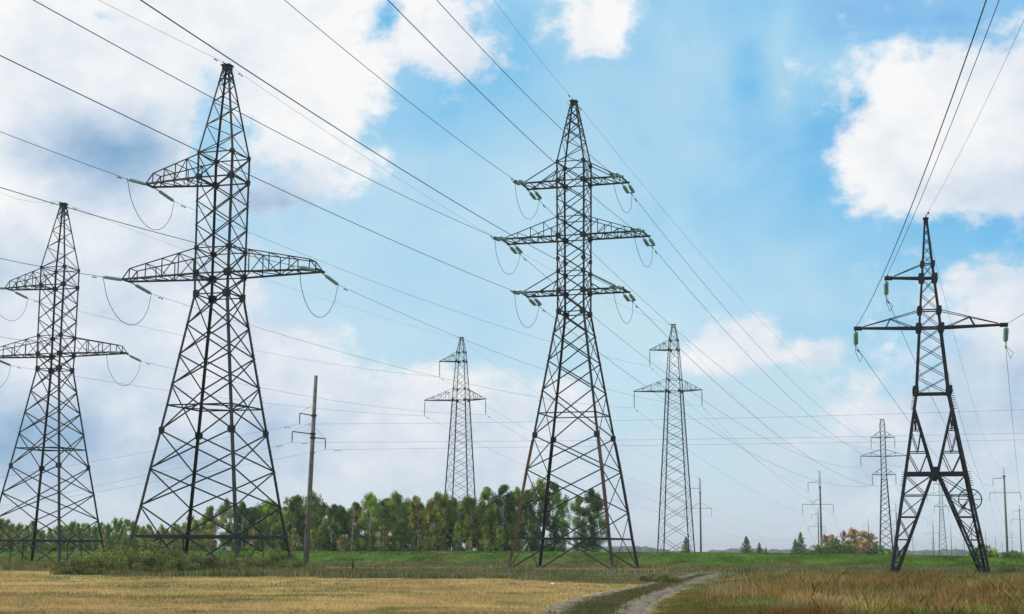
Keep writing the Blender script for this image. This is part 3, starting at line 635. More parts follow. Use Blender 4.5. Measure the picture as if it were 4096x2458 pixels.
def arm(root, sd, z0, z1, h, L, tipw, tiph, m, cw=.13, bw=.07, npan=3, back=.6, rise=0.0, box=False):
    """triangular lattice cross arm out to +-L; two bottom chords, two ties, verticals and diagonals"""
    o = MB(); T = MB(); B = [Vector((sd*h, s*h, z0)) for s in (-1, 1)]; E = [Vector((sd*L, s*tipw, z0+rise)) for s in (-1, 1)]
    U = [Vector((sd*h, s*h, z1)) for s in (-1, 1)]; F = [Vector((sd*(L-back), s*(tipw+.02), z0+rise+tiph)) for s in (-1, 1)]
    for k in (0, 1):
        o.bar(B[k], E[k], cw, cw*1.1); o.bar(U[k], F[k], bw*1.15); o.bar(F[k], E[k], bw*1.1)
        for j in range(1, npan+1):
            t = j/(npan+1); tb = B[k].lerp(E[k], t*(L-back-h)/(L-h)); tu = U[k].lerp(F[k], t)
            o.bar(tb, tu, bw); pt_ = B[k].lerp(E[k], (j-1)/(npan+1)*(L-back-h)/(L-h)) if j % 2 else U[k].lerp(F[k], (j-1)/(npan+1))
            o.bar(pt_, tu if j % 2 else tb, bw*.85)
        j = npan+1; tb = B[k].lerp(E[k], (L-back-h)/(L-h)); o.bar(tb, F[k], bw)
    for j in range(0, npan+2):
        t = j/(npan+1); a, b = B[0].lerp(E[0], t), B[1].lerp(E[1], t)
        if j: o.bar(a, b, bw)
        if j <= npan: c = (B[1] if j % 2 else B[0]).lerp((E[1] if j % 2 else E[0]), (j+1)/(npan+1)); o.bar((a, b)[(j+1) % 2], c, bw*.9)
        if j < npan+1 and j: o.bar(U[0].lerp(F[0], t), U[1].lerp(F[1], t), bw*.8)
    o.bar(F[0], F[1], bw); o.bar(E[0]-Vector((0, .25, 0)), E[1]+Vector((0, .25, 0)), cw*1.2, cw)
    return o.build('cross_arm', m, root)
def hang_curve(p, q, sag, n=14, sway=0.0):
    p, q = Vector(p), Vector(q); out = []
    for k in range(n+1):
        t = k/n; s = 1-(2*t-1)**2; s = s**.62; out.append(p.lerp(q, t)+Vector((sway*s, 0, -sag*s)))
    return out
def apex_cap(root, z, m, s=.45):
    mb = MB(); mb.plate((0, 0, z), (s, 0, 0), (0, s, 0), .12); mb.plate((0, 0, z-.25), (s*.8, 0, 0), (0, s*.8, 0), .3); mb.bar((0, -.9, z+.05), (0, .9, z+.05), .08); mb.build('cap', m, root)
def step_bolts(root, hz_, z0, z1, c, m):
    mb = MB(); z = z0
    while z < z1:
        h = hz_(z); mb.bar((c[0]*h, c[1]*h, z), (c[0]*(h+.2), c[1]*h, z), .025); z += .95
    tag(mb.build('step_bolts', m, root), kind='stuff')
NEAR = {}; FAR = {}
def heavy_single(name, loc, rz, m, lab, zscale=1.0):
    """anchor pylon with one upper and two lower arms"""
    root = empty(name, loc, rz, label=lab, cat='pylon'); q = 1/math.sqrt(2)
    prof = [(0, 7.75*q), (2.99, 6.95*q), (5.61, 6.3*q), (8.78, 5.62*q), (12.08, 4.86*q), (14.3, 4.38*q), (24.25, 2.28*q), (26.1, 2.34*q), (37.1, 2.42*q), (45.55, .36*q)]
    panels = [(0, 5.61), (5.61, 8.78), (8.78, 12.08), (12.08, 16.15), (16.15, 18.8), (18.8, 21.5), (21.5, 24.25), (24.25, 26.1), (26.1, 28.4), (28.4, 30.5), (30.5, 32.7), (32.7, 34.85), (34.85, 37.1), (43.9, 44.7), (44.7, 45.4)]
    zig = [(37.1, 38.5), (38.5, 39.8), (39.8, 41.0), (41.0, 42.0), (42.0, 43.0), (43.0, 43.9)]
    belts = [(2.99, .30), (14.3, .14), (24.25, .12), (26.1, .14), (28.4, .1), (34.85, .14), (37.1, .11)]
    gus = [(12.08, .75), (24.25, .85), (26.1, .8), (28.4, .6), (34.85, .7), (37.1, .5)]
    hz_ = lattice_body(root, prof, panels, belts, .26, .13, m, zig=zig, gus=gus)
    # props under the lowest belt and cross ties of the waist
    h = hz_(2.99)
    for a, b in ((0, -h), (h, 0), (0, h), (-h, 0)): MB().bar((a*1.02, b*1.02, 0), (a, b, 2.99), .1).build('prop', m, root)
    mb = MB(); h = hz_(14.3); mb.bar((0, -h, 14.3), (h, 0, 14.3), .1); mb.bar((h, 0, 14.3), (0, h, 14.3), .1); mb.bar((0, h, 14.3), (-h, 0, 14.3), .1); mb.bar((-h, 0, 14.3), (0, -h, 14.3), .1); mb.build('belt', m, root)
    for sd, z0, z1, L in ((-1, 34.85, 37.0, 7.5), (-1, 26.1, 28.4, 9.5), (1, 26.1, 28.4, 9.7)):
        arm(root, sd, z0, z1, hz_(z0), L, .65, .95, m, .15, .075, 3, .75)
        x = sd*(L-.15); A = Vector((x, -.75, z0-.08)); B = Vector((x, .75, z0-.08))
        e1 = string_of_discs(root, A, (0, -1, -.09), .35, 2.75, 15, .16); e2 = string_of_discs(root, B, (0, 1, -.12), .9, 2.55, 15, .16)
        MB().tube(hang_curve(e1, e2, 3.6, sway=-sd*.15), .028, 5).build('jumper_cable', M['wire'], root)
        NEAR[root.name, sd, z0] = wpt(root, e1); FAR[root.name, sd, z0] = wpt(root, e2)
    for cx in (-1, 1):
        for cy in (-1, 1): MB().bar((cx*hz_(0), cy*hz_(0), -.4), (cx*hz_(.3), cy*hz_(.3), .35), .6).build('footing', M['concrete2'], root)
    apex_cap(root, 45.6, m); step_bolts(root, hz_, 15, 36, (1, 1), m); step_bolts(root, hz_, 3, 24, (1, 1), m)
    for s in (-1, 1): MB().tube([(0, s*.6, 45.7), (.25, s*1.0, 45.2), (.1, s*.9, 44.6), (0, s*.35, 44.9)], .015, 4).build('jumper_cable', M['wire'], root)
    NEAR[root.name, 0] = wpt(root, (0, -.9, 45.7)); FAR[root.name, 0] = wpt(root, (0, .9, 45.7))
    return root
T1 = heavy_single('lattice_pylon', (-57.4, 193, -.1), R(-15.9), M['steel'], 'leftmost dark lattice pylon, cut by the left picture edge')
T2 = heavy_single('lattice_pylon', (-26.12, 136, -.05), R(-16.5), M['steel'], 'tallest dark lattice pylon at left with one upper and two lower arms above the brambles')

def heavy_double(loc, rz, m):
    root = empty('lattice_pylon', loc, rz, label='big centre pylon with three pairs of arms and rusty brown lower legs', cat='pylon'); q = 1/math.sqrt(2)
    prof = [(0, 7.75*q), (3.19, 7.0*q), (5.95, 6.5*q), (10.16, 5.65*q), (13.67, 4.85*q), (16, 4.35*q), (26.74, 2.05*q), (31, 2.08*q), (42.9, 2.15*q), (49.75, .4*q)]
    panels = [(0, 5.95), (5.95, 10.16), (10.16, 13.67), (13.67, 18.4), (18.4, 21.5), (21.5, 24.4), (24.4, 26.74), (26.74, 28.97), (28.97, 31.04), (31.04, 33.0), (33.0, 34.86), (34.86, 36.91), (36.91, 38.9), (38.9, 40.82), (40.82, 42.89), (45.5, 46.8), (46.8, 47.9), (47.9, 48.8)]
    zig = [(42.9, 44.2), (44.2, 45.5), (48.8, 49.5)]
    belts = [(3.19, .2), (16, .13), (26.74, .12), (28.97, .13), (31.04, .1), (34.86, .13), (36.91, .1), (40.82, .13), (42.89, .1)]
    gus = [(13.67, .75), (26.74, .8), (28.97, .75), (31.04, .6), (32.4, .55), (34.86, .75), (36.91, .4), (40.82, .7), (42.89, .55)]
    hz_ = lattice_body(root, prof, panels, belts, .26, .125, m, zig=zig, gus=gus)
    # swap the material of the lower legs: rusty lengths below the splice
    cor = [(-1, -1), (1, -1), (1, 1), (-1, 1)]
    for c in range(4):
        mb = MB()
        for a, b in ((0, 3.19), (3.19, 5.95), (5.95, 10.16), (10.16, 13.2)):
            P = lambda z: Vector((cor[c][0]*(hz_(z)+.025), cor[c][1]*(hz_(z)+.025), z)); mb.angle(P(a), P(b), .30, (-cor[c][0], -cor[c][1], 0))
        tag(mb.build('leg_plating', M['rusty'], root), 'rusty brown lower leg')
    for z0, z1, L, np_ in ((40.82, 42.9, 5.5, 1), (34.86, 36.91, 7.7, 3), (28.97, 31.04, 5.5, 1)):
        for sd in (-1, 1):
            h = hz_(z0); o = MB(); tw_ = 1.45; tips_ = [Vector((sd*L, s*tw_, z0)) for s in (-1, 1)]
            for s, t in ((-1, tips_[0]), (1, tips_[1])):
                b = Vector((sd*h, s*h, z0)); u_ = Vector((sd*h, s*h, z1)); f = Vector((sd*(L-.35), s*tw_, z0+.1))
                o.bar(b, t+Vector((sd*.25, 0, 0)), .15, .17); o.bar(u_, f, .09 if np_ == 1 else .08)
                if np_ > 1:
                    for j in range(1, np_+1):
                        tt = j/(np_+1); p1, p2 = b.lerp(f, tt), u_.lerp(f, tt); p1.z = z0; o.bar(p1, p2, .07)
                        p3 = b.lerp(f, (j-1)/(np_+1)); p3.z = z0; o.bar(p3, p2, .06)
                else:
                    o.bar(b.lerp(t, .45), b+Vector((0, 0, (z1-z0)*.55)), .08); o.bar(b+Vector((sd*.5, 0, 0)), u_.lerp(f, .0)+Vector((0, 0, -.9)), .07)
            for j in range(np_+3):
                t0, t1 = j/(np_+3), (j+1)/(np_+3); a = [Vector((sd*h, s*h, z0)).lerp(tips_[k], t0) for k, s in enumerate((-1, 1))]; b = [Vector((sd*h, s*h, z0)).lerp(tips_[k], t1) for k, s in enumerate((-1, 1))]
                o.bar(a[j % 2], b[1-j % 2], .08); o.bar(b[0], b[1], .07)
            o.bar(tips_[0], tips_[1], .16, .15); o.build('cross_arm', m, root)
            es = []
            for k, (yy, dirn) in enumerate(((-tw_, Vector((0, -1, -.08))), (tw_, Vector((0, 1, -.14))))):
                e = None
                for dx in (-.32, .32):
                    e = string_of_discs(root, (sd*(L-.25)+dx, yy, z0-.12), dirn, .5 if k == 0 else .75, 1.75, 11, .19, .2)
                c = Vector((sd*(L-.25), e.y, e.z)); hw = MB(); hw.bar(c+Vector((-.4, 0, 0)), c+Vector((.4, 0, 0)), .09); c2 = c+dirn.normalized()*.45; hw.bar(c, c2, .09); hw.build('yoke_plate', m, root); es.append(c2)
            MB().tube(hang_curve(es[0], es[1], 3.0, sway=sd*.2), .024, 5).build('jumper_cable', M['wire'], root)
            NEAR['T3', sd, z0] = wpt(root, es[0]); FAR['T3', sd, z0] = wpt(root, es[1])
    for cx in (-1, 1):
        for cy in (-1, 1): MB().bar((cx*hz_(0), cy*hz_(0), -.4), (cx*hz_(.3), cy*hz_(.3), .4), .6).build('footing', M['concrete2'], root)
    apex_cap(root, 49.85, m, .4); step_bolts(root, hz_, 4, 42, (-1, -1), m)
    MB().tube([(0, -.5, 50), (-.5, -1.1, 49.5), (-.3, -1, 49.2), (0, -.35, 49.3)], .015, 4).build('jumper_cable', M['wire'], root)
    NEAR['T3', 0] = wpt(root, (0, -.9, 50)); FAR['T3', 0] = wpt(root, (0, .9, 50))
    return root
T3 = heavy_double((6.58, 161, -.05), R(-17.8), M['steel'])

def suspension(kind, loc, rz, m, lab, group=None, far=False):
    """tall slim pylons carrying hanging strings: 'single' (one upper, two lower arms) or 'double' (three pairs)"""
    root = empty('suspension_pylon', loc, rz, label=lab, cat='pylon', group=group); q = 1/math.sqrt(2); pts = {}
    if kind == 'single':
        prof = [(0, 4.35*q), (32, 2.0*q), (34.3, 1.85*q), (40.1, 1.3*q), (42, 1.15*q), (45.1, .35*q)]; H = 45.1
        zs = [0]
        st = 3.6
        while zs[-1] < 31: zs.append(zs[-1]+st); st *= .925
        zs = [z*32/zs[-1] for z in zs]; zs += [34.3, 36.2, 38.1, 40.1, 42, 43.2, 44.2, 45]
        arms = [(-1, 40.1, 42, 4.8), (-1, 32, 34.3, 8.0), (1, 32, 34.3, 5.4)]
        belts = [(0, .16), (32, .12), (34.3, .1), (40.1, .12), (42, .1)]; gus = [(32, .7), (34.3, .5), (40.1, .65), (42, .5)]; np_ = 3
    else:
        prof = [(0, 2.75*q), (22.9, 1.15*q), (24.2, 1.05*q), (39.3, .98*q), (40.8, .6*q)]; H = 40.6
        zs = [0]; st = 2.6
        while zs[-1] < 22: zs.append(zs[-1]+st); st *= .93
        zs = [z*22.9/zs[-1] for z in zs]; zs += [24.2, 25.6, 27, 28.4, 29.7, 31.1, 32.5, 33.9, 35.2, 36.6, 37.9, 39.3, 40.6]
        arms = [(s, a, b, l) for a, b, l in ((35.2, 37.2, 3.4), (29.7, 31.7, 6.6), (24.2, 26.2, 3.4)) for s in (-1, 1)]
        belts = [(22.9, .1), (24.2, .1), (29.7, .1), (35.2, .1), (39.3, .08)]; gus = []; np_ = 1
    k = 1.3 if far else 1.0
    hz_ = lattice_body(root, prof, list(zip(zs[:-1], zs[1:])), belts, .20*k, .075*k, m, gus=gus, bars=True)
    for sd, z0, z1, L in arms:
        arm(root, sd, z0, z1, hz_(z0), L, .08, .12, m, .14*k, .06*k, np_, .15, rise=.15)
        e = string_of_discs(root, (sd*L, 0, z0+.05), (0, 0, -1), .25, 2.6, 14, .11*k, .3, far=True); pts[sd, z0] = wpt(root, e)
    mb = MB(); mb.plate((0, 0, H+.05), (.45, 0, 0), (0, .3, 0), .12); mb.bar((-.8, 0, H+.1), (.5, 0, H+.1), .1*k); mb.build('cap', m, root); pts[0] = wpt(root, (-.7, 0, H-.1))
    return root, pts
gl = lambda px, D: (lambda p: (p[0], D, float(gz(p[0], D))))(at(px, 2205, D))
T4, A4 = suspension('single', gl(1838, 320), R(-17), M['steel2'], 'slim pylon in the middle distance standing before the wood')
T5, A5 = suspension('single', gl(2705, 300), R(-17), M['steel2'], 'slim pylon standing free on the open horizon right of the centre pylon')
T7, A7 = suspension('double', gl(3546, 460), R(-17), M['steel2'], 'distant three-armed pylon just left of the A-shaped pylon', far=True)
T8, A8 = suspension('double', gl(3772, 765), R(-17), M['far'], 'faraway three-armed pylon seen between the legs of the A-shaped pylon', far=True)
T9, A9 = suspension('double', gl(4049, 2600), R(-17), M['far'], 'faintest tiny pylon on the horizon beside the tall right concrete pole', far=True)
for o in T9.children: pass

# ------------------------------------------------------------------ A-shaped pylon
D6 = 120.0
def z6(py, px=3700): return float(at(px, py, D6)[2])
T6 = empty('lattice_pylon', (at(3757, 2290, D6)[0], D6, 0), R(-12.5), label='A-shaped pylon with splayed lattice legs at the right', cat='pylon')
def apylon(root, m):
    s = D6/FPX; zt, za1, za0, zb1, zb0, zw, zn = [z6(y) for y in (880, 1058, 1114, 1243, 1313, 1577, 1897)]
    A = lambda n, z: float(np.interp(z, [0, zn, zw, zb0, zb1, za0, za1, zt], n))
    wu = [x*s for x in (188, 119, 66, 44, 38, 26, 21, 6)]; wv = [2.0, 1.25, .68, .55, .5, .4, .35, .12]
    P = lambda sx, sy, z: Vector((sx*A(wu, z), sy*A(wv, z), z))
    for sx in (-1, 1):
        for sy in (-1, 1):
            mb = MB(); zz = [0, zn, zw, zb0, zb1, za0, za1, zt]
            for a, b in zip(zz[:-1], zz[1:]): mb.angle(P(sx, sy, a), P(sx, sy, b), .20 if a < zb0 else .15, (-sx, -sy, 0))
            mb.build('leg', m, root)
    # inner chords of the split legs
    def I(sx, sy, z):
        if z >= zn: t = (z-zn)/(zw-.9-zn); return Vector((sx*(.10*(1-t)+A(wu, zw-.9)*t), sy*A(wv, z), z))
        t = z/zn; return Vector((sx*(.14*t+(A(wu, 0)-.45)*(1-t)), sy*A(wv, z), z))
    for sx in (-1, 1):
        for sy in (-1, 1):
            MB().angle(I(sx, sy, .25), I(sx, sy, zn-.15), .17, (sx, -sy, 0)).angle(I(sx, sy, zn+.15), I(sx, sy, zw-.95), .15, (sx, -sy, 0)).build('inner_chord', m, root)
    lo = [.9, 3.0, 4.9, 6.7] ; lo = [zn*x for x in (.14, .36, .58, .79)]; hi = [zn+(zw-zn)*x for x in (.27, .55, .80)]
    for sx in (-1, 1):
        mb = MB()
        for sy in (-1, 1):
            zs = [.25]+lo+[zn]
            for j in range(len(zs)-1):
                a, b = zs[j], zs[j+1]; mb.bar(P(sx, sy, a), I(sx, sy, b), .062); mb.bar(I(sx, sy, a), P(sx, sy, b), .062)
            zs = [zn]+hi+[zw-1.0]
            for j in range(len(zs)-1):
                a, b = zs[j], zs[j+1]; mid = (P(sx, sy, a)+I(sx, sy, a))/2
                mb.bar(mid, P(sx, sy, b), .062); mb.bar(mid, I(sx, sy, b), .062)
        for z in lo+hi:
            for a, b in ((P(sx, -1, z), I(sx, -1, z)), (P(sx, 1, z), I(sx, 1, z)), (P(sx, -1, z), P(sx, 1, z)), (I(sx, -1, z), I(sx, 1, z))): mb.bar(a, b, .075)
        mb.build('leg_bracing', m, root)
        mb = MB(); zs = [.25]+lo+[zn]+hi
        for j in range(len(zs)-1): mb.bar(P(sx, (-1)**j, zs[j]), P(sx, -(-1)**j, zs[j+1]), .07); mb.bar(I(sx, (-1)**j, zs[j]), I(sx, -(-1)**j, zs[j+1]), .07)
        mb.build('side_bracing', m, root)
    mb = MB()
    for sy in (-1, 1): mb.bar(P(-1, sy, zn), P(1, sy, zn), .2, .26)
    mb.build('belt', m, root)
    for sy in (-1, 1):
        nb = MB().plate((0, sy*(A(wv, zn)+.14), zn), (.25, 0, 0), (0, 0, .5), .06, [(-1, .9), (-.6, 1), (.6, 1), (1, .9), (1, -.5), (.5, -1), (-.5, -1), (-1, -.5)])
        for k in (-.16, 0, .16): nb.bar((k, sy*(A(wv, zn)+.18), zn-.42), (k, sy*(A(wv, zn)+.18), zn+.45), .05)
        nb.build('node_plate', m, root)
    # body
    def xs(z0, z1, n, bw):
        zs = np.linspace(z0, z1, n+1)
        for c in range(4):
            mb = MB(); ca = [(-1, -1), (1, -1), (1, 1), (-1, 1)]; a, b = ca[c], ca[(c+1) % 4]
            for p, q in zip(zs[:-1], zs[1:]): mb.bar(P(*a, p), P(*b, q), bw, bw*.5); mb.bar(P(*b, p), P(*a, q), bw, bw*.5)
            mb.build('bracing', m, root)
    xs(zw, zb0, 4, .085); xs(zb0, zb1, 1, .08); xs(zb1, za0, 2, .075); xs(za0, za1, 1, .07); xs(za1, zt, 5, .055)
    for z, w in ((zw, .14), (zb0, .13), (zb1, .09), (za0, .12), (za1, .08)):
        mb = MB(); ca = [(-1, -1), (1, -1), (1, 1), (-1, 1)]
        for c in range(4): mb.bar(P(*ca[c], z), P(*ca[(c+1) % 4], z), w)
        mb.build('belt', m, root)
    for z, g in ((zw+.25, .42), (zb0, .42), (zb1, .36), (za0, .42), (za1, .28)):
        for sx in (-1, 1):
            for sy in (-1, 1): MB().plate(P(sx, sy, z)+Vector((0, sy*.07, 0)), (g*.55, 0, 0), (0, 0, g*.85), .05, [(-.8, -1), (.8, -1), (1, -.3), (.9, 1), (-.9, 1), (-1, -.2)]).build('gusset_plate', m, root)
    pts = {}
    for sd, z0, z1, L in ((-1, za0, za1, 166*s), (-1, zb0, zb1, 294*s), (1, zb0, zb1, 296*s)):
        L = L*1.0; o = MB(); wu0 = A(wu, z0); wv0 = A(wv, z0); rise = .12
        tip = Vector((sd*L, 0, z0+rise))
        for sy in (-1, 1):
            b = Vector((sd*wu0, sy*wv0, z0)); u_ = Vector((sd*A(wu, z1), sy*A(wv, z1), z1)); tt = tip+Vector((-sd*.6, sy*.08, .12))
            o.bar(b, tip+Vector((0, sy*.09, 0)), .15, .15); o.bar(u_, tt, .055)
            if L > 5: mid = u_.lerp(tt, .52); bb = b.lerp(tip, .52); o.bar(mid, bb, .07); o.bar(b.lerp(tip, .06), mid, .06)
        for j in range(6): t = j/6; a = Vector((sd*wu0, wv0*(1 if j % 2 else -1), z0)).lerp(tip, t); b2 = Vector((sd*wu0, wv0*(-1 if j % 2 else 1), z0)).lerp(tip, t+1/6); o.bar(a, b2, .06)
        o.bar(tip+Vector((-sd*.5, 0, -.02)), tip+Vector((sd*.12, 0, -.02)), .3, .3); o.build('cross_arm', m, root)
        e = string_of_discs(root, tip+Vector((0, .12, -.2)), (.05*0, .75, -.55), .18, 1.3, 9, .21, .2)
        e0 = tip+Vector((0, -.2, 0)); MB().tube([e0, e0+Vector((-.15*sd*0-.05, .1, -.9)), e0+Vector((-.02, .4, -1.9)), e0+Vector((.25, .8, -2.6)), e0+Vector((.5, 1.1, -2.1)), e+Vector((0, .5, -.2))], .02, 5).build('jumper_cable', M['wire'], root)
        pts['n', sd, z0 > 20] = wpt(root, e0); pts['f', sd, z0 > 20] = wpt(root, e)
    apex_cap(root, zt+.1, m, .22); pts['n', 0] = wpt(root, (0, -.8, zt+.2)); pts['f', 0] = wpt(root, (0, .8, zt+.2))
    # coil of spare cable on the right leg
    c = P(1, -1, zn*.79)+Vector((-.2, -.15, -.35)); mb = MB(); r = .85
    for k in (0, .07): mb.tube([c+Vector((math.cos(a)*r, k, math.sin(a)*(r-.06))) for a in np.linspace(0, 6.283, 25)], .045, 5)
    for a in (0, .8, 1.6, 2.4): mb.bar(c+Vector((math.cos(a)*r, .03, math.sin(a)*r)), c-Vector((math.cos(a)*r, -.03, math.sin(a)*r)), .05)
    mb.build('cable_coil', M['steel'], root)
    fb = MB()
    for sx in (-1, 1):
        for sy in (-1, 1): fb.bar(P(sx, sy, -.3), P(sx, sy, .45), .34)
    fb.build('footing', M['concrete2'], root)
    # bolt clusters on the outer legs
    for sx in (-1, 1):
        mb = MB()
        for z0 in (zw-.2, zn+.1):
            for k in range(7): p = P(sx, -1, z0-.17*k); mb.bar(p, p+Vector((sx*.24, 0, 0)), .05)
        mb.build('bolts', m, root)
    return pts
A6 = apylon(T6, M['steel'])

# ------------------------------------------------------------------ poles
def pole(kind, m, ms, name='power_pole'):
    root = empty(name, (0, 0, 0))
    if kind == 'lattice':
        MB().tube([(0, 0, -.5), (0, 0, 10), (0, 0, 20.2)], [.33, .29, .24], 12).build('shaft', m, root, True)
        tipm = MB()
        for c in ((-1, -1), (1, -1), (1, 1), (-1, 1)): tipm.bar((c[0]*.24, c[1]*.24, 20.1), (c[0]*.22, c[1]*.22, 22.3), .06); tipm.bar((c[0]*.22, c[1]*.22, 22.3), (c[0]*.08, c[1]*.08, 24.5), .06)
        for k in range(9):
            z = 20.2+k*.46; w = .24 if z < 22.2 else np.interp(z, [22.2, 24.5], [.22, .08]); s = 1 if k % 2 else -1
            for y_ in (-1, 1): tipm.bar((-w*s, y_*w, z), (w*s, y_*w, z+.46), .035); tipm.bar((y_*w, -w*s, z), (y_*w, w*s, z+.46), .035)
        tipm.bar((-.5, 0, 24.5), (.1, 0, 24.5), .07); tipm.bar((-.45, 0, 24.5), (-.45, 0, 24.1), .05); tipm.build('lattice_tip', ms, root)
        MB().tube([(0, 0, 19.6), (0, 0, 20.0)], .32, 12).build('collar', ms, root)
        arms = ((-1, 21.3, 3.4, 22.0, 'n'), (-1, 15.0, 5.2, 16.7, 'y'), (1, 15.0, 3.6, 16.7, 'n')); il = 2.2
    else:
        MB().tube([(0, 0, -.5), (0, 0, 10), (0, 0, 22.3)], [.33, .29, .24], 12).build('shaft', m, root, True)
        tipm = MB()
        for c in ((-1, -1), (1, -1), (1, 1), (-1, 1)): tipm.bar((c[0]*.24, c[1]*.24, 22.3), (c[0]*.07, c[1]*.07, 24.4), .06)
        for z, w in ((23.0, .2), (23.7, .14)): tipm.bar((-w, -w, z), (w, -w, z), .05); tipm.bar((-w, w, z), (w, w, z), .05)
        tipm.plate((0, 0, 24.42), (.1, 0, 0), (0, .1, 0), .06); tipm.build('lattice_tip', ms, root)
        MB().tube([(0, 0, 21.9), (0, 0, 22.32)], .34, 12).bar((-.45, 0, 21.9), (.45, 0, 21.9), .1).build('collar', ms, root)
        arms = ((-1, 21.5, 2.9, 21.6, 'n'), (-1, 17.6, 3.9, 18.7, 's'), (1, 17.6, 4.1, 18.7, 's')); il = 1.5
    for sd, z, L, zt, st in arms:
        o = MB(); o.bar((sd*.2, 0, z), (sd*L, 0, z), .12, .12)
        if st == 'y': o.bar((sd*L*.52, 0, z), (sd*.25, 0, zt), .09)
        o.bar((sd*.22, 0, zt), (sd*L, 0, z+.05), .03)
        o.build('cross_arm', ms, root); string_of_discs(root, (sd*L, 0, z-.05), (0, 0, -1), .2, il, 10, .09, .25, far=True)
    return root
PP = {'lattice': [((-3.4, 21.3-.05-.45-2.2)), ((-5.2, 15-.05-.45-2.2)), ((3.6, 15-.05-.45-2.2))], 'cap': [(-2.9, 21.5-.5-1.5), (-3.9, 17.6-.5-1.5), (4.1, 17.6-.5-1.5)]}
PR = {'lattice': pole('lattice', M['concrete2'], M['steel2']), 'cap': pole('cap', M['concrete'], M['steel2'])}
protoUsed = set()
POLES = {}
def put_pole(key, kind, pxb, pyt, lab, group=None, D=None, rz=-17, sc_=1.0):
    if D is None:
        D = 24.3*FPX/(2219-pyt+1)
        for _ in range(6):
            x = at(pxb, pyt, D)[0]; zt = at(pxb, pyt, D)[2]; D *= (24.5+float(gz(x, D))-EYE)/(zt-EYE)
    x = at(pxb, 2215, D)[0]
    o = PR[kind] if kind not in protoUsed else copy_tree(PR[kind]); protoUsed.add(kind)
    o.location = (x, D, float(gz(x, D))); o.rotation_euler = (0, 0, R(rz)); tag(o, lab, 'pole', group)
    POLES[key] = ([wpt(o, (a, 0, z)) for a, z in PP[kind]], wpt(o, (0, 0, 24.4)), o); return o
G_ = 'concrete poles receding to the horizon'
put_pole('F1', 'lattice', 2804, 1914, 'lattice-topped concrete pole just right of the free-standing slim pylon', G_)
put_pole('G1', 'lattice', 3287, 1886, 'tallest lattice-topped concrete pole beside the orange autumn trees', G_)
put_pole('F2', 'lattice', 3276, 2034, 'smaller lattice-topped pole directly behind the tallest one', G_)
put_pole('G2', 'lattice', 3477, 2077, 'lattice-topped pole standing in front of the orange tree crowns', G_)
put_pole('K1', 'lattice', 3590, 2017, 'pole half hidden behind the left leg of the A-shaped pylon', G_)
put_pole('F3', 'lattice', 3579, 2102, 'thin pole left of the left A-shaped pylon leg foot', G_)
put_pole('G3', 'lattice', 3653, 2130, 'thin pole just right of the left A-shaped pylon leg', G_)
put_pole('K2', 'lattice', 3736, 2077, 'taller pole of the close pair between the A-shaped pylon legs', G_)
put_pole('F4', 'lattice', 3731, 2142, 'shorter pole of the close pair between the A-shaped pylon legs', G_)
put_pole('K3', 'lattice', 3807, 2103, 'pole right of the faraway pylon between the A-shaped legs', G_)
put_pole('F5', 'lattice', 3825, 2165, 'short pole right of the faraway pylon between the A-shaped legs', G_)
put_pole('L1', 'lattice', 3859, 2124, 'pole close left of the right A-shaped pylon leg', G_)
put_pole('F6', 'lattice', 3852, 2169, 'short pole close left of the right A-shaped pylon leg', G_)
put_pole('F7', 'lattice', 3880, 2189, 'tiny pole framed by the right A-shaped pylon leg', G_)
put_pole('L2', 'lattice', 3889, 2092, 'tall far pole seen through the right A-shaped pylon leg', G_)
put_pole('L3', 'lattice', 3946, 2117, 'far pole just right of the right A-shaped pylon foot', G_)
put_pole('L4', 'lattice', 3959, 2168, 'first short far pole right of the A-shaped pylon', G_)
put_pole('L5', 'lattice', 3969, 2173, 'second short far pole right of the A-shaped pylon', G_)
put_pole('L6', 'lattice', 3984, 2140, 'far pole midway between the A-shaped pylon and the tall right pole', G_)
put_pole('L7', 'lattice', 4001, 2187, 'tiny pole left of the tall right concrete pole', G_)
put_pole('L8', 'lattice', 4011, 2160, 'far pole close left of the tall right concrete pole', G_)
put_pole('L9', 'lattice', 4056, 2189, 'tiny pole just right of the tall right concrete pole', G_)
put_pole('LA', 'lattice', 4067, 2196, 'tinier pole between the two right concrete poles', G_)
put_pole('LB', 'lattice', 4075, 2200, 'smallest pole left of the second right concrete pole', G_)
put_pole('H1', 'cap', 4030, 1870, 'tall concrete pole with a pointed cap at the right', None)
put_pole('H2', 'cap', 4086, 2019, 'second pointed-cap concrete pole nearest the right picture edge', None)
# the bare-topped concrete pole between the two big left pylons
def bare_pole():
    D = 195.0; x = at(1224, 2245, D)[0]; root = empty('power_pole', (x, D, 0), R(-17), label='leaning bare-topped concrete pole between the left and centre pylons', cat='pole')
    H = float(at(1264, 1503, D)[2]); lean = at(1264, 1503, D)[0]-x; P = lambda z: Vector((lean*z/H*math.cos(R(17)), lean*z/H*math.sin(R(17)), z))
    MB().tube([P(-.5), P(H*.5), P(H)], [.34, .285, .22], 14).build('shaft', M['concrete'], root, True); out = []
    for sd, py, L, dz in ((-1, 1654, 1.95, .25), (-1, 1727, 2.85, .5), (1, 1736, 1.75, -.0)):
        z = float(at(1250, py, D)[2])-(.5 if sd > 0 else .3); b = P(z); o = MB(); tip = b+Vector((sd*L, 0, .35 if sd < 0 else -.15)); o.bar(b+Vector((sd*.1, 0, 0)), tip, .11, .13)
        o.bar(b+Vector((0, 0, 1.5)), tip, .022); o.tube([b+Vector((0, 0, -.12)), b+Vector((0, 0, .12))], .36, 12); o.build('cross_arm', M['steel'], root)
        e = string_of_discs(root, tip, (0, 0, -1), .12, 1.15, 8, .11, .12, far=True); out.append(wpt(root, e))
    return root, out
E1, AE = bare_pole()

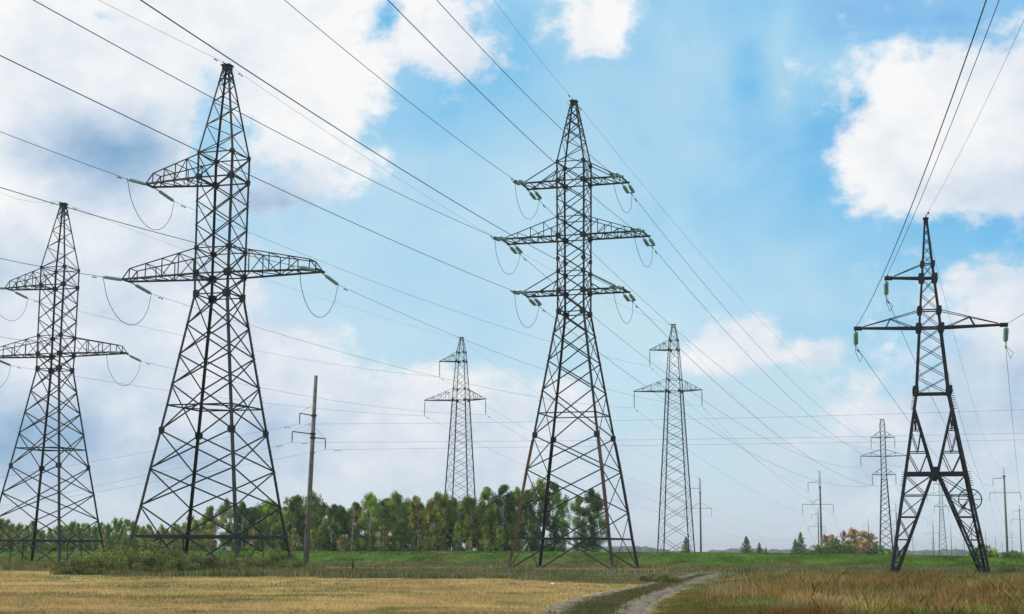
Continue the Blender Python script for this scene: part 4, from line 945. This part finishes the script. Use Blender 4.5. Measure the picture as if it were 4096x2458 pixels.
# ------------------------------------------------------------------ cables
nw = 0
def cable(P0, P1=None, az_=None, pix=(), ext=0., r=.02, lab='', b=None, group=None, damp=True, smax=None, minb=.0001):
    """sagging span from P0; to P1, or along azimuth az_ through the traced photo points"""
    P0 = np.array(P0, float)
    d = (np.array(P1)-P0)[:2] if P1 is not None else np.array([math.cos(R(az_)), math.sin(R(az_))]); Lh = np.linalg.norm(d) if P1 is not None else None; d = d/np.linalg.norm(d)
    n = np.array([-d[1], d[0]]); S, Z = [], []
    for p in pix:
        rr = ray(*p); k = (P0[:2]@n)/(rr[:2]@n); q = rr*k; S.append((q[:2]-P0[:2])@d); Z.append(q[2]+EYE)
    S, Z = np.array(S), np.array(Z)
    if P1 is not None:
        if b is None:
            fS = S*(S-Lh); b = float(((Z-P0[2]-(P1[2]-P0[2])*S/Lh)*fS).sum()/(fS*fS).sum()) if len(S) else .0003
            b = min(max(b, minb), .0012)
        a = (P1[2]-P0[2])/Lh-b*Lh; smx = Lh
    else:
        if b is None:
            Mx = np.stack([S, S*S], 1); a, b = np.linalg.lstsq(Mx, Z-P0[2], rcond=None)[0]
            if b < minb: b = .0003; a = float(((Z-P0[2]-b*S*S)*S).sum()/(S*S).sum())
        else: a = float(((Z-P0[2]-b*S*S)*S).sum()/(S*S).sum())
        smx = smax or (S.max()+ext)
    m = max(10, int(smx/7)); t = np.linspace(0, smx, m+1)
    pts = [Vector((P0[0]+d[0]*s, P0[1]+d[1]*s, P0[2]+a*s+b*s*s)) for s in t]
    o = MB().tube([p-pts[0] for p in pts], r, 5).build('overhead_cable', M['wire']); o.location = pts[0]; tag(o, lab, 'cable', group)
    if damp:
        mb = MB(); s = 1.6; c = Vector((d[0]*s, d[1]*s, a*s)); dv = Vector((d[0], d[1], a)); mb.bar(c, c-Vector((0, 0, .12)), .04)
        c = c-Vector((0, 0, .14)); mb.bar(c-dv*.24, c+dv*.24, .02)
        for g in (-1, 1): mb.bar(c+dv*(.18*g), c+dv*(.34*g), .09)
        mb.build('vibration_damper', M['steel'], o)
    return a, b
n1, n2 = T1.name, T2.name
NA = 258
# near spans of the two left pylons
cable(NEAR[n2, 0], az_=NA, pix=[(391,0),(553,80),(837,225)], ext=60, r=.014, lab='thin earth wire from the top of the tallest left pylon to the upper left')
cable(NEAR[n2, -1, 34.85], az_=NA, pix=[(0,532),(260,619),(500,701)], ext=60, r=.025, lab='cable from the upper arm of the tallest left pylon to the left edge', minb=.0003)
cable(NEAR[n2, -1, 26.1], az_=NA, pix=[(0,1035),(160,1066),(320,1096)], ext=60, r=.025, lab='cable from the lower left arm of the tallest left pylon to the left edge')
cable(NEAR[n2, 1, 26.1], az_=NA, pix=[(0,753),(221,815),(276,832),(774,969),(1133,1060)], ext=60, r=.025, lab='cable from the lower right arm of the tallest left pylon passing the leftmost pylon top')
cable(NEAR[n1, 0], az_=NA, pix=[(0,772),(200,812)], ext=40, r=.012, lab='thin earth wire from the top of the leftmost pylon to the left edge')
for sd, z0, t in ((-1, 34.85, 'upper arm'), (-1, 26.1, 'lower left arm'), (1, 26.1, 'lower right arm')):
    P = NEAR[n1, sd, z0]; dd = np.array([math.cos(R(NA)), math.sin(R(NA))]); Q = np.array([P[0]+dd[0]*180, P[1]+dd[1]*180, P[2]+.0])
    cable(P, Q, b=.0004, r=.022, lab=f'cable from the {t} of the leftmost pylon out past the left picture edge')
# near spans of the centre pylon
N3 = 'centre pylon up to the picture top'
for key, pix, t in (((-1, 40.82), [(1122,0),(1365,193),(1697,437),(1950,634)], 'upper left arm'), ((-1, 34.86), [(133,0),(442,171),(845,392),(1365,660),(1688,820),(1950,934)], 'middle left arm'), ((1, 28.97), [(561,0),(906,229),(1365,525),(1837,820),(2029,931)], 'lower right arm'), ((-1, 28.97), [(0,220),(276,359),(553,489),(785,600),(1001,702),(1249,820),(1950,1120)], 'lower left arm'), ((1, 34.86), [(1545,0),(1818,262),(1950,398),(2210,647)], 'middle right arm'), ((1, 40.82), [(1745,0),(2078,350),(2100,376),(2249,522)], 'upper right arm')):
    cable(NEAR[('T3',)+key], az_=NA, pix=pix, ext=25, r=.024, lab=f'cable from the {t} of the three-armed centre pylon to the upper left', minb=.0001)
cable(NEAR['T3', 0], az_=NA, pix=[(1976,0),(2139,213),(2277,381)], ext=60, r=.013, lab='thin earth wire from the top of the centre pylon to the picture top')
# far spans
cable(FAR[n1, -1, 34.85], A4[-1, 40.1], pix=[(729,1339),(1150,1425),(1470,1482)], r=.017, lab='cable from the leftmost pylon to the short upper arm of the slim wood-side pylon')
cable(FAR[n1, 1, 26.1], A4[1, 32], pix=[(691,1483),(1050,1555),(1365,1605)], r=.017, lab='cable from the leftmost pylon to the right arm of the slim wood-side pylon')
cable(FAR[n1, -1, 26.1], A4[-1, 32], pix=[(301,1502),(674,1558),(1243,1638)], r=.017, lab='cable from the leftmost pylon to the long lower arm of the slim wood-side pylon')
cable(FAR[n1, 0], A4[0], pix=[(298,836),(774,1013)], r=.012, lab='thin earth wire from the leftmost pylon top to the slim wood-side pylon top')
cable(FAR[n2, -1, 34.85], A5[-1, 40.1], pix=[(1000,920),(2186,1366)], r=.017, lab='cable from the tallest left pylon to the short upper arm of the free-standing slim pylon')
cable(FAR[n2, -1, 26.1], A5[-1, 32], pix=[(693,1201),(1000,1298),(1250,1372),(1828,1527),(2000,1565)], r=.017, lab='cable from the tallest left pylon to the long lower arm of the free-standing slim pylon')
cable(FAR[n2, 1, 26.1], A5[1, 32], pix=[(2175,1479)], r=.017, lab='cable from the tallest left pylon to the right arm of the free-standing slim pylon')
cable(FAR[n2, 0], A5[0], pix=[(967,304),(1365,564),(1760,820)], r=.013, lab='thin earth wire from the tallest left pylon top to the free-standing slim pylon top')
for key, end, pix, t in (((1, 40.82), (1, 35.2), [(2910,1260)], 'upper right'), ((1, 34.86), (1, 29.7), [(2825,1260)], 'middle right'), ((1, 28.97), (1, 24.2), [(2565,1260)], 'lower right'), ((-1, 40.82), (-1, 35.2), [(2648,1260)], 'upper left'), ((-1, 34.86), (-1, 29.7), [(2500,1361)], 'middle left'), ((-1, 28.97), (-1, 24.2), [(2500,1475)], 'lower left')):
    cable(FAR[('T3',)+key], A7[end], b=.00026, r=.024, lab=f'cable from the {t} arm of the centre pylon down to the distant three-armed pylon')
    a_, b_ = A7[end], A8[end]; cable(a_, b_, b=.00028, r=.02, damp=False, lab=f'cable joining the {t} arms of the two distant three-armed pylons')
cable(FAR['T3', 0], A7[0], b=.0002, r=.014, lab='thin earth wire from the centre pylon top to the distant three-armed pylon')
# slim pylons on to the lattice-topped poles
for A_, key, t in ((A4, 'F1', 'slim wood-side pylon to the first lattice-topped pole'), (A5, 'G1', 'free-standing slim pylon to the tallest lattice-topped pole')):
    for (k, e, w) in (((-1, 40.1), 0, 'upper arm'), ((-1, 32), 1, 'long lower arm'), ((1, 32), 2, 'right arm')): cable(A_[k], POLES[key][0][e], b=.00035, r=.018, lab=f'cable from the {w} of the {t}')
    cable(A_[0], POLES[key][1], b=.0003, r=.012, damp=False, lab=f'earth wire from the {t}')
for a_, b_, t in (('F1', 'F2', 'from the first lattice-topped pole to the pole behind the tallest one'), ('G1', 'G2', 'from the tallest lattice-topped pole to the pole before the orange trees'), ('F2', 'F3', 'from the smaller lattice-topped pole toward the A-shaped pylon'), ('H1', 'H2', 'between the two right concrete poles'), ('G2', 'G3', 'from the pole before the orange trees past the A-shaped pylon leg')):
    for e, w in enumerate(('upper left', 'lower left', 'lower right')): cable(POLES[a_][0][e], POLES[b_][0][e], b=.00022 if a_ != 'H1' else .0003, r=.018, damp=False, lab=f'{w} cable {t}')
# A-shaped pylon
lab6 = 'of the A-shaped pylon'
cable(A6['n', -1, False], az_=260.6, pix=[(3645,830),(3708,663),(3946,0)], ext=12, r=.022, lab=f'thick cable from the lower left arm {lab6} to the picture top')
cable(A6['n', -1, True], az_=260.6, pix=[(3670,830),(3997,0)], ext=12, r=.018, lab=f'cable from the upper arm {lab6} to the picture top', b=.0004)
cable(A6['n', 1, False], az_=260.6, pix=[(4096,1255)], ext=60, r=.02, b=.0004, lab=f'cable from the right arm {lab6} to the right edge', damp=False)
cable(A6['n', 0], az_=260.6, pix=[(3725,820),(4096,83)], ext=30, r=.010, b=.0006, lab=f'thin earth wire from the top {lab6} to the upper right')
h1 = POLES['H1'][0]
cable(A6['f', -1, True], h1[0], pix=[(3652,1407),(3731,1600),(3786,1713)], r=.02, lab=f'cable from the upper arm {lab6} to the tall right concrete pole')
cable(A6['f', -1, False], h1[1], pix=[(3580,1600),(3634,1686)], r=.02, lab=f'cable from the lower left arm {lab6} to the tall right concrete pole')
cable(A6['f', 1, False], h1[2], pix=[(4032,1700)], r=.02, lab=f'cable from the right arm {lab6} to the tall right concrete pole')
cable(A6['f', 0], POLES['H1'][1], pix=[(3857,1504),(3921,1700)], r=.012, lab=f'earth wire from the top {lab6} to the tall right concrete pole')
cable(wpt(T6, (1.05, 0, z6(1450))), h1[1]+np.array([.3, 0, .3]), pix=[(3804,1592),(3917,1902)], r=.016, damp=False, lab=f'slack cable from the body {lab6} to the tall right pole')
# cables of the bare-topped pole, crossing the whole view
for e, (pl, pr, t) in enumerate((([(450,1816),(0,1921)], [(2500,1683),(3300,1664),(4096,1640)], 'upper'), ([(900,1835),(450,1930)], [(2000,1765),(2500,1762),(3300,1750),(4096,1734)], 'middle'), ([(900,1868),(450,1962)], [(2000,1788),(2500,1784),(3300,1775),(4096,1759)], 'lower'))):
    cable(AE[e], az_=-9, pix=pr, ext=30, r=.012, lab=f'{t} cable from the bare-topped pole running level to the right edge', minb=.0)
    cable(AE[e], az_=171, pix=pl, ext=30, r=.012, lab=f'{t} cable from the bare-topped pole sagging away to the left', b=.0003)

# ------------------------------------------------------------------ road signs, stakes, litter
def sign(kind, px, py, pyb, lab):
    D = 216+8+5; D = float(edge_y(at(px, 2200, 225)[0]))+9.2; x = at(px, py, D)[0]; g0 = float(gz(x, D)); z = float(at(px, py, D)[2]); root = empty('road_sign', (x, D, g0), 0, label=lab, cat='road sign')
    MB().tube([(0, .04, -.3), (0, .04, z-g0+.3)], .03, 8).build('post', M['concrete'], root)
    if kind == 'round':
        mb = MB(); n = 20; mb.plate((0, 0, z-g0), (.33, 0, 0), (0, 0, .36), .03, [(math.cos(2*math.pi*k/n), math.sin(2*math.pi*k/n)) for k in range(n)]); mb.build('sign_plate', M['greypaint'], root)
    else:
        tri = [(-.9, -.75), (.9, -.75), (0, .95)]; c = Vector((0, 0, z-g0)); MB().plate(c, (.5, 0, 0), (0, 0, .5), .03, tri).build('sign_plate', M['red'], root)
        MB().plate(c+Vector((0, -.02, 0)), (.36, 0, 0), (0, 0, .36), .012, tri).build('sign_face', M['white'], root)
        MB().bar(c+Vector((0, -.03, -.2)), c+Vector((0, -.03, .12)), .05, .01).build('pictogram', M['stake'], root)
sign('round', 1513, 2138, 2207, 'round grey-blue road sign on a pale post before the wood')
sign('triangle', 1560, 2135, 2207, 'triangular white warning sign on a post before the wood')
for px, py0, py1, lab in ((1410, 2240, 2290, 'short dark wooden stake in the grass before the embankment'), (1500, 2262, 2282, 'tiny thin stake right of the dark wooden stake')):
    D = 118; P = at(px, py1, D); h = float(at(px, py0, D)[2]); w = .09 if px < 1450 else .04
    o = MB().tube([(0, 0, -.3), (.02, 0, h*.6), (-.03, 0, h)], [w, w*.8, w*.5], 7).tube([(0, 0, h*.55), (w*1.6, 0, h*.8)], w*.3, 4).build('wooden_stake', M['stake']); o.location = (P[0], D, 0); tag(o, lab, 'stake')
p = on_ground(2207, 2341)
lt = MB()
for k in range(5): lt.plate((random.uniform(-.2, .2), random.uniform(-.1, .1), .05+.02*k), (random.uniform(.06, .11), 0, .03), (0, .1, random.uniform(.02, .06)), .01, [(-1, -.6), (.2, -1), (1, -.2), (.5, 1), (-.7, .8)])
o = lt.build('litter', M['white']); o.scale = (.6, .6, .6); o.location = (p[0], p[1], gz(p[0], p[1])); tag(o, 'scrap of white litter lying on the stubble left of the track', 'litter')

# ------------------------------------------------------------------ air
def haze_box():
    me = bpy.data.meshes.new('haze'); x0, x1, y0, y1, z0, z1 = -13000, 13000, -1000, 15000, -2.5, 75
    v = [(x, y, z) for z in (z0, z1) for y in (y0, y1) for x in (x0, x1)]
    me.from_pydata(v, [], [(0, 2, 3, 1), (4, 5, 7, 6), (0, 1, 5, 4), (2, 6, 7, 3), (0, 4, 6, 2), (1, 3, 7, 5)])
    m = bpy.data.materials.new('air'); m.use_nodes = True; t = m.node_tree; t.nodes.clear(); o = t.nodes.new('ShaderNodeOutputMaterial'); p = t.nodes.new('ShaderNodeVolumePrincipled')
    p.inputs['Color'].default_value = (.97, .98, 1, 1); p.inputs['Density'].default_value = .00013; p.inputs['Anisotropy'].default_value = .0
    t.links.new(p.outputs[0], o.inputs['Volume']); me.materials.append(m); ob = bpy.data.objects.new('haze', me); col.objects.link(ob); tag(ob, 'thin pale air softening the far poles and wood', 'haze', kind='stuff')
haze_box(); sc.cycles.volume_bounces = 0
